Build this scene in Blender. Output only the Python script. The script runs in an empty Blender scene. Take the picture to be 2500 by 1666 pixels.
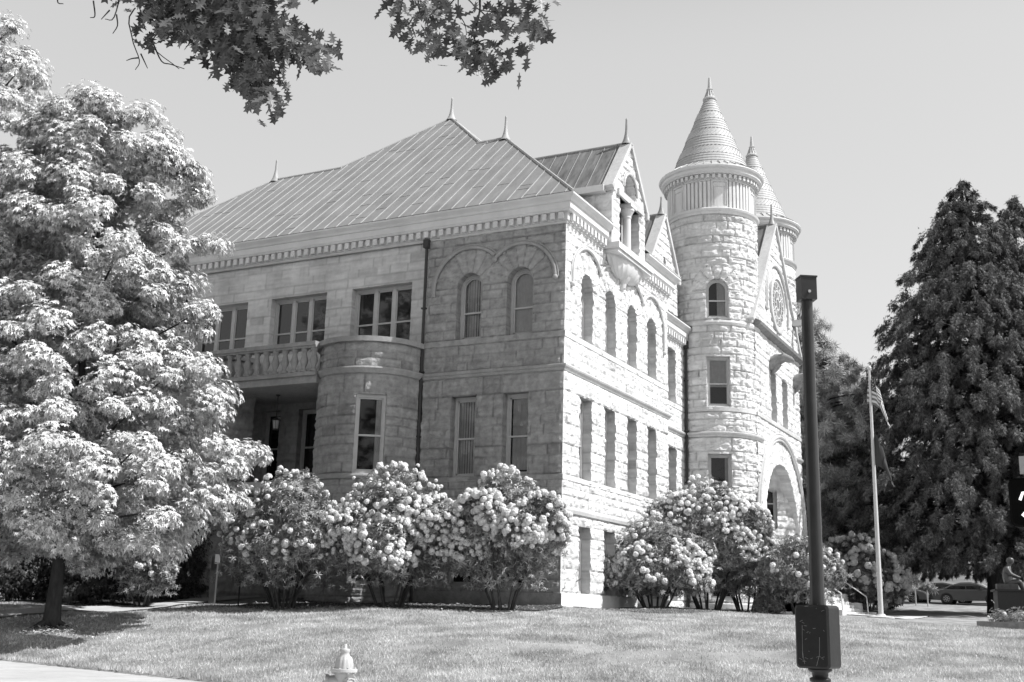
import bpy, math, random
import numpy as np
from mathutils import Vector, Matrix
random.seed(7); rng = np.random.default_rng(11)
PI = math.pi; R = math.radians
scene = bpy.context.scene
COL = scene.collection
# ------------------------------------------------------------------ camera numbers
YAW, PITCH, ROLL, FPX = R(27.22), R(13.476), R(1.545), 2768.0
CAM = np.array([14.51980374, -31.84611906, -0.15190226])
_f = np.array([-math.sin(YAW)*math.cos(PITCH), math.cos(YAW)*math.cos(PITCH), math.sin(PITCH)])
_r = np.array([math.cos(YAW), math.sin(YAW), 0.0]); _u = np.cross(_r, _f)
_r2 = math.cos(ROLL)*_r + math.sin(ROLL)*_u; _u2 = -math.sin(ROLL)*_r + math.cos(ROLL)*_u
def survey(x, y, d):
    """world point seen in the photograph at pixel x, y (2500 wide) at ground distance d"""
    v = _f + _r2*(x-1250)/FPX - _u2*(y-833)/FPX
    return CAM + v*d/math.hypot(v[0], v[1])
SUN_AZ, SUN_EL = R(14.5), R(51)          # azimuth measured from +X towards +Y
SUNV = np.array([math.cos(SUN_EL)*math.cos(SUN_AZ), math.cos(SUN_EL)*math.sin(SUN_AZ), math.sin(SUN_EL)])

# ------------------------------------------------------------------ object helpers
def tag(o, label=None, cat=None, group=None, kind=None):
    if label: o['label'] = label
    if cat: o['category'] = cat
    if group: o['group'] = group
    if kind: o['kind'] = kind
    return o
def thing(name, label, cat, loc=(0, 0, 0), rz=0.0, group=None):
    o = bpy.data.objects.new(name, None); COL.objects.link(o); o.empty_display_size = .2
    o.location = loc; o.rotation_euler = (0, 0, rz)
    return tag(o, label, cat, group)
class MB:
    """collects vertices and faces of one mesh (in world or in the parent's own coordinates)"""
    def __init__(s): s.v = []; s.f = []; s.m = []; s.t = []; s.n = 0; s.cm = 0
    def add(s, verts, faces, mat=None, tone=None):
        verts = np.asarray(verts, float).reshape(-1, 3); b = s.n
        s.v.append(verts); s.n += len(verts)
        mi = s.cm if mat is None else mat
        if isinstance(faces, np.ndarray):
            s.f.append(faces + b); s.m.append(np.full(len(faces), mi))
        else:
            by = {}
            for f in faces: by.setdefault(len(f), []).append(f)
            for k, ff in by.items():
                s.f.append(np.array(ff, int) + b); s.m.append(np.full(len(ff), mi))
        s.t.append(np.ones(len(verts)) if tone is None else np.asarray(tone, float))
    def box(s, x0, x1, y0, y1, z0, z1, M=None, mat=None):
        v = np.array([[x0,y0,z0],[x1,y0,z0],[x1,y1,z0],[x0,y1,z0],[x0,y0,z1],[x1,y0,z1],[x1,y1,z1],[x0,y1,z1]], float)
        if M is not None: v = M(v)
        s.add(v, [(0,3,2,1),(4,5,6,7),(0,1,5,4),(1,2,6,5),(2,3,7,6),(3,0,4,7)], mat)
    def tube(s, pts, rad, n=8, cap=True, mat=None):
        pts = np.asarray(pts, float); k = len(pts)
        rad = np.full(k, rad) if np.isscalar(rad) else np.asarray(rad, float)
        T = np.gradient(pts, axis=0); T /= np.linalg.norm(T, axis=1)[:, None] + 1e-9
        ref = np.array([0, 0, 1.0]) if abs(T[0, 2]) < .9 else np.array([1.0, 0, 0])
        vs = []
        a = np.arange(n)*2*PI/n
        for i in range(k):
            A = np.cross(T[i], ref); A /= np.linalg.norm(A) + 1e-9; B = np.cross(T[i], A); ref = np.cross(A, T[i])
            vs.append(pts[i] + rad[i]*(np.cos(a)[:, None]*A + np.sin(a)[:, None]*B))
        f = [(i*n+j, (i+1)*n+j, (i+1)*n+(j+1) % n, i*n+(j+1) % n) for i in range(k-1) for j in range(n)]
        s.add(np.vstack(vs), f, mat)
        if cap:
            s.add(vs[0], [tuple(range(n))], mat); s.add(vs[-1], [tuple(range(n))[::-1]], mat)
    def lathe(s, prof, c=(0, 0, 0), n=16, M=None, mat=None, a0=0, a1=2*PI):
        full = abs(a1-a0-2*PI) < 1e-6; m = n if full else n+1
        a = a0 + np.arange(m)*(a1-a0)/n; vs = []
        for r, z in prof:
            vs.append(np.stack([r*np.cos(a), r*np.sin(a), np.full(m, z)], 1))
        v = np.vstack(vs)
        if M is not None: v = M(v)
        v = v + np.array(c)
        f = [(i*m+j, i*m+(j+1) % m, (i+1)*m+(j+1) % m, (i+1)*m+j) for i in range(len(prof)-1) for j in range(n)]
        s.add(v, f, mat)
    def prism(s, poly, M, d0, d1, mat=None):
        """poly: (a,b) outline, extruded from d0 to d1 along the third axis, placed by M(v[a,b,d])"""
        k = len(poly); p = np.array(poly, float)
        v = np.vstack([np.c_[p, np.full(k, d0)], np.c_[p, np.full(k, d1)]])
        s.add(M(v), [tuple(range(k))[::-1], tuple(range(k, 2*k))] + [(i, (i+1) % k, k+(i+1) % k, k+i) for i in range(k)], mat)
    def build(s, name, mats, parent=None, smooth=False, loc=None, tones=False):
        if not isinstance(mats, (list, tuple)): mats = [mats]
        v = np.vstack(s.v)
        if loc is not None: v = v - np.asarray(loc, float)
        me = bpy.data.meshes.new(name)
        nv = len(v); me.vertices.add(nv); me.vertices.foreach_set('co', v.astype(np.float32).ravel())
        idx = np.concatenate([f.ravel() for f in s.f]); cnt = np.concatenate([np.full(len(f), f.shape[1]) for f in s.f])
        me.loops.add(len(idx)); me.loops.foreach_set('vertex_index', idx.astype(np.int32))
        me.polygons.add(len(cnt)); st = np.concatenate([[0], np.cumsum(cnt)[:-1]])
        me.polygons.foreach_set('loop_start', st.astype(np.int32)); me.polygons.foreach_set('loop_total', cnt.astype(np.int32))
        me.polygons.foreach_set('material_index', np.concatenate(s.m).astype(np.int32))
        for m in mats: me.materials.append(m)
        if tones or any('sandstone' in m.name for m in mats):
            at = me.attributes.new('tone', 'FLOAT', 'POINT'); at.data.foreach_set('value', np.concatenate(s.t).astype(np.float32))
        me.update(calc_edges=True); me.validate()
        me.polygons.foreach_set('use_smooth', np.full(len(me.polygons), smooth))
        o = bpy.data.objects.new(name, me); COL.objects.link(o)
        if loc is not None: o.location = loc
        if parent is not None: o.parent = parent
        return o

# ------------------------------------------------------------------ materials
def mat(name, base, rough=.8, var=.25, scale=4.0, bump=0.0, bscale=20.0, metal=0.0, tone=False, transl=0.0, spec=.3,
        stretch=(1, 1, 1), spot=0.0, rnd=0.0):
    m = bpy.data.materials.new(name); m.use_nodes = True; nt = m.node_tree; N = nt.nodes; L = nt.links
    for n in list(N): N.remove(n)
    out = N.new('ShaderNodeOutputMaterial'); b = N.new('ShaderNodeBsdfPrincipled')
    b.inputs['Roughness'].default_value = rough; b.inputs['Metallic'].default_value = metal
    b.inputs['Specular IOR Level'].default_value = spec
    tc = N.new('ShaderNodeTexCoord'); mp = N.new('ShaderNodeMapping'); mp.inputs['Scale'].default_value = stretch
    L.new(tc.outputs['Object'], mp.inputs['Vector'])
    n1 = N.new('ShaderNodeTexNoise'); n1.inputs['Scale'].default_value = scale; n1.inputs['Detail'].default_value = 6; n1.inputs['Roughness'].default_value = .65
    L.new(mp.outputs[0], n1.inputs['Vector'])
    mr = N.new('ShaderNodeMapRange'); mr.inputs['From Min'].default_value = .25; mr.inputs['From Max'].default_value = .75
    mr.inputs['To Min'].default_value = base*(1-var); mr.inputs['To Max'].default_value = base*(1+var)
    L.new(n1.outputs['Fac'], mr.inputs['Value']); val = mr.outputs[0]
    def mul(a, bb):
        q = N.new('ShaderNodeMath'); q.operation = 'MULTIPLY'
        for i, x in enumerate((a, bb)):
            if isinstance(x, (int, float)): q.inputs[i].default_value = x
            else: L.new(x, q.inputs[i])
        return q.outputs[0]
    if tone:
        at = N.new('ShaderNodeAttribute'); at.attribute_name = 'tone'; val = mul(val, at.outputs['Fac'])
    if spot:
        n2 = N.new('ShaderNodeTexNoise'); n2.inputs['Scale'].default_value = .55; n2.inputs['Detail'].default_value = 4
        mp2 = N.new('ShaderNodeMapping'); mp2.inputs['Scale'].default_value = (1.6, 1.6, .28); L.new(tc.outputs['Object'], mp2.inputs['Vector'])
        L.new(mp2.outputs[0], n2.inputs['Vector'])
        r2 = N.new('ShaderNodeMapRange'); r2.inputs['From Min'].default_value = .35; r2.inputs['From Max'].default_value = .7
        r2.inputs['To Min'].default_value = 1; r2.inputs['To Max'].default_value = 1-spot; L.new(n2.outputs['Fac'], r2.inputs['Value']); val = mul(val, r2.outputs[0])
    if rnd:
        g = N.new('ShaderNodeNewGeometry'); r3 = N.new('ShaderNodeMapRange'); r3.inputs['To Min'].default_value = 1-rnd; r3.inputs['To Max'].default_value = 1+rnd
        L.new(g.outputs['Random Per Island'], r3.inputs['Value']); val = mul(val, r3.outputs[0])
    L.new(val, b.inputs['Base Color']); last = b.outputs[0]
    if bump:
        n3 = N.new('ShaderNodeTexNoise'); n3.inputs['Scale'].default_value = bscale; n3.inputs['Detail'].default_value = 5
        L.new(mp.outputs[0], n3.inputs['Vector']); bp = N.new('ShaderNodeBump'); bp.inputs['Strength'].default_value = 1; bp.inputs['Distance'].default_value = bump
        L.new(n3.outputs['Fac'], bp.inputs['Height']); L.new(bp.outputs[0], b.inputs['Normal'])
    if transl:
        t = N.new('ShaderNodeBsdfTranslucent'); L.new(val, t.inputs['Color']); mx = N.new('ShaderNodeMixShader'); mx.inputs[0].default_value = transl
        L.new(last, mx.inputs[1]); L.new(t.outputs[0], mx.inputs[2]); last = mx.outputs[0]
    L.new(last, out.inputs[0]); return m
def glass_clear(name):
    m = bpy.data.materials.new(name); m.use_nodes = True; nt = m.node_tree; N = nt.nodes; L = nt.links
    for n in list(N): N.remove(n)
    out = N.new('ShaderNodeOutputMaterial'); t = N.new('ShaderNodeBsdfTransparent'); t.inputs[0].default_value = (.93, .93, .93, 1)
    g = N.new('ShaderNodeBsdfGlossy'); g.inputs['Roughness'].default_value = .03; fr = N.new('ShaderNodeFresnel'); fr.inputs[0].default_value = 1.6
    mx = N.new('ShaderNodeMixShader'); L.new(fr.outputs[0], mx.inputs[0]); L.new(t.outputs[0], mx.inputs[1]); L.new(g.outputs[0], mx.inputs[2]); L.new(mx.outputs[0], out.inputs[0]); return m
def emis(name, v, s):
    m = bpy.data.materials.new(name); m.use_nodes = True; b = m.node_tree.nodes['Principled BSDF']
    b.inputs['Base Color'].default_value = (v, v, v, 1); b.inputs['Emission Color'].default_value = (1, 1, 1, 1); b.inputs['Emission Strength'].default_value = s; return m
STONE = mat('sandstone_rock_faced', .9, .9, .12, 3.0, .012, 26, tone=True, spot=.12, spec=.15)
STONED = mat('sandstone_shade_toned', .48, .9, .28, 5.0, .02, 18, tone=True, spot=.3, spec=.1)  # darker copy of the stone, with the south walls' shade in its colour
STONE2 = mat('sandstone_tooled', .82, .9, .12, 5.0, .006, 40, tone=True, spot=.2, spec=.15)
TRIM = mat('pale_painted_cornice', .85, .6, .07, 2.0, .003, 30, spot=.12)
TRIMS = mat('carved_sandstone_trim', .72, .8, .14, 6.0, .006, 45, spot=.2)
TRIMSD = mat('shade_toned_sandstone_trim', .47, .85, .2, 6.0, .006, 45, spot=.25)  # south side trim, its shade painted into the base colour
TRIMD = mat('weathered_dark_stone', .3, .9, .35, 6.0, .012, 30)
ROOF = mat('standing_seam_metal', .37, .5, .22, 2.2, .004, 9, stretch=(1, .3, .3), spec=.4, spot=.14)
ROOFX = mat('streaked_dormer_metal', .26, .45, .5, 3.5, .003, 12, stretch=(1.6, .35, .35), spec=.4)
SEAM = mat('pale_roof_seam', .5, .5, .2, 3.0)
CONEM = mat('pale_metal_scales', .6, .5, .1, 5.0, .002, 30)
FINM = mat('grey_finial_metal', .38, .45, .2, 6.0)
WPAINT = mat('white_window_paint', .62, .5, .08, 6.0)
GLASSD = mat('dark_window_glass', .02, .04, .3, 1.5, spec=.75)
GLASSC = glass_clear('clear_window_glass')
BLIND = mat('pale_blind_fabric', .5, .8, .15, 5, rnd=.3)
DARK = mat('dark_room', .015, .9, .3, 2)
PIPE = mat('brown_downpipe_paint', .06, .5, .2, 8)
LAWN = mat('lawn_soil_and_grass', .5, .95, .35, 1.3, .03, 60, spot=.4)
GRASS = mat('grass_blade', .86, .8, .25, 1.1, transl=.25, rnd=.18, spot=.45)
SIDEW = mat('sidewalk_concrete', .66, .9, .12, 5.0, .003, 60, spot=.15)
CONC = mat('pale_concrete', .72, .9, .1, 9.0, .002, 60)
ASPH = mat('asphalt', .08, .9, .25, 20, .003, 80)
MULCH = mat('bark_mulch', .12, .95, .7, 14, .04, 30)
BARK = mat('tree_bark', .06, .95, .5, 9, .03, 22, stretch=(1, 1, .3))
BARKP = mat('dark_twig_bark', .09, .9, .5, 9, .01, 22)
LEAFM = mat('star_leaf', .86, .45, .12, 1.0, transl=.09, rnd=.35, spec=.45)
LEAFO = mat('oak_leaf', .15, .4, .12, 1.0, transl=.32, rnd=.5, spec=.35)
LEAFR = mat('rhododendron_leaf', .4, .35, .12, 1.0, transl=.06, rnd=.5, spec=.5)
PETAL = mat('rhododendron_petal', .9, .6, .05, 1.0, transl=.1, rnd=.1)
LEAFC = mat('cypress_spray', .145, .7, .15, .6, transl=.1, rnd=.6)
LEAFP = mat('pine_needle', .62, .7, .15, .6, transl=.15, rnd=.5)
LEAFT = mat('added_treeline_leaf', .07, .7, .15, .6, rnd=.5)
LEAFY = mat('yew_leaf', .06, .7, .15, .6, rnd=.5)
BLACKP = mat('black_post_paint', .018, .45, .4, 12, .001, 60, spec=.5)
BROWNP = mat('dark_bronze_paint', .045, .32, .2, 8, spec=.5)
STEEL = mat('galvanised_steel', .55, .4, .1, 10)
ALU = mat('pale_flagpole_metal', .72, .35, .08, 5)

# ------------------------------------------------------------------ noise
def _h(i, j, s):
    n = (i*374761393 + j*668265263 + s*2147483647) & 0xffffffff
    n = ((n ^ (n >> 13))*1274126177) & 0xffffffff
    return ((n ^ (n >> 16)) & 0xffff)/65535.0
def vn(x, y, s=0):
    i = np.floor(x).astype(np.int64); j = np.floor(y).astype(np.int64); a = x-i; b = y-j
    a = a*a*(3-2*a); b = b*b*(3-2*b)
    return (_h(i, j, s)*(1-a)+_h(i+1, j, s)*a)*(1-b)+(_h(i, j+1, s)*(1-a)+_h(i+1, j+1, s)*a)*b
def fbm(x, y, s=0, o=3):
    t = 0; w = 0
    for k in range(o): t = t + vn(x*2**k, y*2**k, s+k)*.5**k; w += .5**k
    return t/w

# ------------------------------------------------------------------ coursed stone walls
ZC = np.array([-.9, -.4, 0, .22, .49, .86, 1.2, 1.52, 1.88, 2.2, 2.57, 2.87, 3.1, 3.4, 3.65, 3.9, 4.07, 4.4, 4.68, 5.02, 5.3, 5.65, 5.95, 6.3, 6.72,
               7.35, 7.53, 7.85, 8.1, 8.44, 8.64, 9.0, 9.3, 9.6, 9.95, 10.25, 10.6, 10.95, 11.3, 11.6, 11.95, 12.25, 12.5, 12.85,
               13.1, 13.45, 13.75, 14.1, 14.4, 14.7, 15.05, 15.35, 15.7, 16.0, 16.35, 16.65, 17.0, 17.35, 17.7, 18.0, 18.35, 18.7, 19.05, 19.4])
def blocks(u, v, seed):
    k = np.clip(np.searchsorted(ZC, v, side='right')-1, 0, len(ZC)-2)
    zl = ZC[k]; zh = ZC[k+1]; d = np.minimum(v-zl, zh-v); tone = np.ones_like(u); tx = np.zeros_like(u); cu = np.zeros_like(u)
    for kk in np.unique(k):
        r = np.random.default_rng(seed*1000+int(kk)); hgt = ZC[kk+1]-ZC[kk]
        w = r.uniform(.38, 1.05, 260)*(1.7 if hgt > .5 else 1); J = -45+np.cumsum(w); m = k == kk
        q = np.clip(np.searchsorted(J, u[m], side='right')-1, 0, len(J)-2)
        du = np.minimum(u[m]-J[q], J[q+1]-u[m]); d[m] = np.minimum(d[m], du)
        tn = r.uniform(.92, 1.05, 261); tn[r.random(261) < .05] *= .8
        tone[m] = tn[q]; tx[m] = r.uniform(-.05, .05, 261)[q]; cu[m] = (u[m]-(J[q]+J[q+1])/2)
    return np.maximum(d, 0), tone, tx*cu, k
def rock(u, v, seed, A=.03, B=.05, polar=()):
    d, tone, tilt, k = blocks(u, v, seed)
    for (cu, cz, ri, ro, nst) in polar:            # radial voussoirs around an arch
        a = np.arctan2(v-cz, u-cu); rr = np.hypot(u-cu, v-cz); m = (rr > ri-.02) & (rr < ro) & (v > cz-.001)
        an = a/PI*nst; q = np.floor(an); da = np.minimum(an-q, q+1-an)*PI/nst*rr
        dd = np.minimum(da, ro-rr); d = np.where(m, dd, d); hh = _h(q.astype(np.int64)+int(cu*31), np.full(q.shape, seed, np.int64), 5)
        tone = np.where(m, .9+.2*hh, tone); tilt = np.where(m, (hh-.5)*.04, tilt)
    p = 1-np.exp(-d/.03)
    n = fbm(u*6.5+31, v*9+17, seed, 3)-.5; n2 = np.abs(fbm(u*3.1+3, v*4.3+7, seed+9, 2)-.5)*2
    h = p*A + np.clip(d/.05, 0, 1)*(n*B*1.5+n2*B*.8+tilt)
    jt = 1-.27*np.exp(-(d/.018)**2)
    return h, tone*jt*(.78+.38*fbm(u*1.7, v*13, seed+4, 3))
def axis(a, b, step, extra=()):
    ex = sorted(set([a, b]+[e for e in extra if a < e < b])); out = []
    for p, q in zip(ex[:-1], ex[1:]):
        n = max(1, int(round((q-p)/step))); out += list(p+(q-p)*np.arange(n)/n)
    return np.array(out+[b])
def wall_patch(mb, pos, u0, u1, v0, v1, openings=(), step=.05, seed=1, A=.03, B=.05, lock=(), polar=(), depth=.42, keep=None, vextra=(), lockv=()):
    ex = [o[0] for o in openings]+[o[1] for o in openings]; ev = [o[2] for o in openings]+[o[3] for o in openings]+list(vextra)
    U = axis(u0, u1, step, ex); V = axis(v0, v1, step, ev); nu, nv = len(U), len(V)
    uu, vv = np.meshgrid(U, V)                                 # [v,u]
    uc = (uu[:-1, :-1]+uu[1:, 1:])/2; vc = (vv[:-1, :-1]+vv[1:, 1:])/2
    K = np.ones(uc.shape, bool); uu = uu.copy(); vv = vv.copy(); hole = np.zeros(uc.shape, bool)
    for o in openings:
        a, b, c, d = o[:4]; hole |= (uc > a) & (uc < b) & (vc > c) & (vc < d)
        if len(o) > 4 and o[4]:
            r = (b-a)/2; hole |= (np.hypot(uc-(a+b)/2, vc-d) < r) & (vc >= d)
    if keep is not None: K &= keep(uc, vc)
    K &= ~hole
    def corner(M):
        P = np.zeros((nv, nu), bool); P[:-1, :-1] |= M; P[1:, :-1] |= M; P[:-1, 1:] |= M; P[1:, 1:] |= M; return P
    bd = corner(K) & corner(hole)
    for o in openings:                                          # arch heads: pull the stepped edge onto the circle
        if len(o) > 4 and o[4]:
            a, b, c, d = o[:4]; r = (b-a)/2; cu = (a+b)/2
            m = bd & (vv > d+.01) & (np.abs(np.hypot(uu-cu, vv-d)-r) < step*1.5); q = np.hypot(uu-cu, vv-d)
            uu = np.where(m, cu+(uu-cu)*r/q, uu); vv = np.where(m, d+(vv-d)*r/q, vv)
    h, t = rock(uu.ravel(), vv.ravel(), seed, A, B, polar); h = h.reshape(uu.shape); t = t.reshape(uu.shape)
    for l in lock: h *= np.clip(np.abs(uu-l)/.1, 0, 1)
    for l in lockv: h *= np.clip(np.abs(vv-l)/.06, 0, 1)
    P = pos(uu.ravel(), vv.ravel(), h.ravel()); idx = np.arange(nu*nv).reshape(nv, nu)
    q = np.stack([idx[:-1, :-1], idx[:-1, 1:], idx[1:, 1:], idx[1:, :-1]], -1)[K]
    mb.add(P, q, tone=t.ravel())
    # reveals: from every edge between kept wall and a hole straight back
    E = []
    a = K[:, :-1] & hole[:, 1:]; E += [(idx[j, i+1], idx[j+1, i+1]) for j, i in np.argwhere(a)]
    a = hole[:, :-1] & K[:, 1:]; E += [(idx[j+1, i+1], idx[j, i+1]) for j, i in np.argwhere(a)]
    a = K[:-1] & hole[1:]; E += [(idx[j+1, i+1], idx[j+1, i]) for j, i in np.argwhere(a)]
    a = hole[:-1] & K[1:]; E += [(idx[j+1, i], idx[j+1, i+1]) for j, i in np.argwhere(a)]
    if E:
        E = np.array(E); fl = (uu.ravel(), vv.ravel(), h.ravel(), t.ravel()); vs = []; ts = []; L = 5
        for k in range(L):
            w = k/(L-1)
            for c in (0, 1):
                e = E[:, c]; nz = (vn(fl[1][e]*7+k*3, fl[0][e]*7+k*5, seed)-.5)*.03*(0 < k < L-1)
                vs.append(pos(fl[0][e]+nz, fl[1][e], fl[2][e]*(1-w)-depth*w)); ts.append(fl[3][e])
        n = len(E); f = []
        for k in range(L-1):
            i = np.arange(n); f.append(np.stack([i+2*k*n, i+(2*k+1)*n, i+(2*k+3)*n, i+(2*k+2)*n], 1)[:, ::-1])
        mb.add(np.vstack(vs), np.vstack(f), tone=np.concatenate(ts))
def planeE(x): return lambda u, v, h: np.stack([x+h, u+0*h, v+0*h], 1)
def planeS(y): return lambda u, v, h: np.stack([u+0*h, y-h, v+0*h], 1)
def planeN(y): return lambda u, v, h: np.stack([-u+0*h, y+h, v+0*h], 1)
def planeW(x): return lambda u, v, h: np.stack([x-h, -u+0*h, v+0*h], 1)
def cyl(cx, cy, Rr): return lambda u, v, h: np.stack([cx+(Rr+h)*np.sin(u/Rr), cy-(Rr+h)*np.cos(u/Rr), v+0*h], 1)

BLD = thing('stone_courthouse', 'rock faced sandstone public building with hipped metal roof and twin conical turrets', 'building', (0, 0, 0))
def bpart(mb, name, m, parent=None, smooth=False, tones=False, label=None):
    o = mb.build(name, m, parent or BLD, smooth, tones=tones)
    if label: o['label'] = label
    return o
def sweep(mb, prof, path, closed=False, mat=None):
    """prof: (out, z) list; outward is to the right of the walking direction"""
    p = np.array(path, float); n = len(p); rows = []
    for i in range(n):
        d0 = p[i]-p[i-1] if (i > 0 or closed) else p[1]-p[0]
        d1 = p[(i+1) % n]-p[i] if (i < n-1 or closed) else p[-1]-p[-2]
        n0 = np.array([d0[1], -d0[0]])/np.linalg.norm(d0); n1 = np.array([d1[1], -d1[0]])/np.linalg.norm(d1)
        m = n0+n1; m = m/(m@m)*2/2*1.0; m = m*1.0
        m = (n0+n1)/(1+n0@n1)
        rows.append(np.array([[p[i][0]+m[0]*o, p[i][1]+m[1]*o, z] for o, z in prof]))
    k = len(prof); v = np.vstack(rows); f = []
    for i in range(n if closed else n-1):
        j = (i+1) % n
        for q in range(k-1): f.append((i*k+q, j*k+q, j*k+q+1, i*k+q+1))
    if isinstance(mat, list):
        for i in range(len(mat)): mb.add(v[i*k:(i+2)*k], [(q, k+q, k+q+1, q+1) for q in range(k-1)], mat[i])
        return
    mb.add(v, f, mat)
    if not closed: mb.add(rows[0], [tuple(range(k))[::-1]], mat); mb.add(rows[-1], [tuple(range(k))], mat)
def along_boxes(mb, p0, p1, sp, w, o0, o1, z0, z1, inset=.1):
    p0 = np.array(p0, float); p1 = np.array(p1, float); L = np.linalg.norm(p1-p0); d = (p1-p0)/L; nn = np.array([d[1], -d[0]])
    n = int((L-2*inset)/sp); s0 = (L-n*sp)/2
    for i in range(n+1):
        s = s0+i*sp; a = s-w/2; b = s+w/2
        M = lambda v: np.c_[p0[0]+d[0]*v[:, 0]+nn[0]*v[:, 1], p0[1]+d[1]*v[:, 0]+nn[1]*v[:, 1], v[:, 2]]
        mb.box(a, b, -o1, -o0, z0, z1, lambda v: M(np.c_[v[:, 0], -v[:, 1], v[:, 2]]))

# ------------------------------------------------------------------ windows
def window(M, u0, u1, v0, v1, arch=False, lights=1, blind=None, glass=None, rail=.5, fw=.1, dn=-.34, top_dark=0):
    """M maps (u, v, n) to the world, n = distance out of the wall face"""
    f = MB(); g = MB(); T = lambda a: M(a)
    def bx(a, b, c, d, n0, n1): f.box(a, b, c, d, n0, n1, T)
    n0, n1 = dn-.05, dn+.06
    bx(u0-.02, u0+fw, v0, v1, n0, n1); bx(u1-fw, u1+.02, v0, v1, n0, n1); bx(u0+fw, u1-fw, v0-.02, v0+fw*.8, n0, n1+.03)
    r = (u1-u0)/2; uc = (u0+u1)/2
    if arch:
        k = 16; a = np.linspace(0, PI, k+1)
        ro, ri = r+.02, r-fw
        v = [];
        for q in a:
            for (rr, nn_) in ((ri, n0), (ro, n0), (ro, n1), (ri, n1)): v.append([uc+rr*math.cos(q), v1+rr*math.sin(q), nn_])
        ff = [(4*i+c, 4*i+(c+1) % 4, 4*i+4+(c+1) % 4, 4*i+4+c) for i in range(k) for c in range(4)]
        f.add(T(np.array(v)), ff)
        s2 = []
        for q in a:
            for (rr, nn_) in ((ri-.045, n0+.02), (ri, n0+.02), (ri, n1-.03), (ri-.045, n1-.03)): s2.append([uc+rr*math.cos(q), v1+rr*math.sin(q), nn_])
        f.add(T(np.array(s2)), ff)
        ga = [[uc+(ri-.02)*math.cos(q), v1+(ri-.02)*math.sin(q), dn] for q in a]
        g.add(T(np.array([[u0+fw, v0+fw*.5, dn], [u1-fw, v0+fw*.5, dn]]+ga)), [tuple(range(k+3))])
    else:
        bx(u0+fw, u1-fw, v1-fw, v1+.02, n0, n1)
        g.add(T(np.array([[u0+fw, v0+.03, dn], [u1-fw, v0+.03, dn], [u1-fw, v1-fw, dn], [u0+fw, v1-fw, dn]])), [(0, 1, 2, 3)])
    w = (u1-u0-2*fw)/lights; top = v1+(r-fw if arch else -fw); vr = v0+(top-v0)*rail
    for i in range(lights):
        a = u0+fw+i*w; b = a+w
        if i: bx(a-.07, a+.07, v0, v1-fw, n0+.01, n1-.01)
        aa = a+(.07 if i else 0); bb = b-(.07 if i < lights-1 else 0)
        bx(aa, aa+.045, v0+fw*.8, v1, n0+.02, n1-.035); bx(bb-.045, bb, v0+fw*.8, v1, n0+.02, n1-.035)
        bx(aa, bb, vr-.03, vr+.03, n0+.02, n1-.02); bx(aa, bb, v0+fw*.8, v0+fw*.8+.06, n0+.02, n1-.035)
        if not arch: bx(aa, bb, v1-fw-.05, v1-fw, n0+.02, n1-.035)
    fo = bpart(f, 'window', WPAINT); go = g.build('pane', GLASSC if blind else (glass or GLASSD), fo)
    if blind:
        b = MB(); b0, b1, frac = blind['u0'], blind['u1'], blind.get('slat', .09); zt = top
        A0 = u0+fw+(u1-u0-2*fw)*b0; A1 = u0+fw+(u1-u0-2*fw)*b1; nd = dn-.035
        if blind['kind'] == 'vertical':
            k = int((A1-A0)/.085)
            for i in range(k):
                a = A0+(A1-A0)*(i+.5)/k; hw = .036+.006*random.random(); tw = random.uniform(-.25, .35)
                hh = zt if not arch else min(zt, v1+math.sqrt(max(0, (r-fw)**2-(a-uc)**2)))
                bot = v0+(zt-v0)*blind.get('drop', 0)
                b.add(T(np.array([[a-hw, bot, nd-hw*tw], [a+hw, bot, nd+hw*tw], [a+hw, hh, nd+hw*tw], [a-hw, hh, nd-hw*tw]])), [(0, 1, 2, 3)])
        else:
            bot = v0+(zt-v0)*blind.get('drop', 0)
            k = 14; U = np.linspace(A0, A1, k+1); vs = []
            for i, a in enumerate(U):
                hh = zt if not arch else min(zt, v1+math.sqrt(max(0, (r-fw)**2-(a-uc)**2)))
                vs += [[a, bot, nd+.012*math.sin(i*1.9)], [a, hh, nd+.012*math.sin(i*1.9)]]
            b.add(T(np.array(vs)), [(2*i, 2*i+2, 2*i+3, 2*i+1) for i in range(k)])
        b.cm = 1
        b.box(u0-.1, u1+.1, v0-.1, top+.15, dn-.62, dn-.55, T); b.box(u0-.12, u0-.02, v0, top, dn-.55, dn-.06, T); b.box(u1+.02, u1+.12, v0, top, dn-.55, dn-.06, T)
        b.build('blind', [BLIND, DARK], fo)
    return fo
def MS(y): return lambda a: np.c_[a[:, 0], y-a[:, 2], a[:, 1]]
def ME(x): return lambda a: np.c_[x+a[:, 2], a[:, 0], a[:, 1]]
def MC(cx, cy, Rr, a0):                              # flat window set at angle a0 of a drum (u centred on 0)
    s, c = math.sin(a0), math.cos(a0)
    return lambda a: np.c_[cx+(Rr+a[:, 2])*s+a[:, 0]*c, cy-(Rr+a[:, 2])*c+a[:, 0]*s, a[:, 1]]

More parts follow.
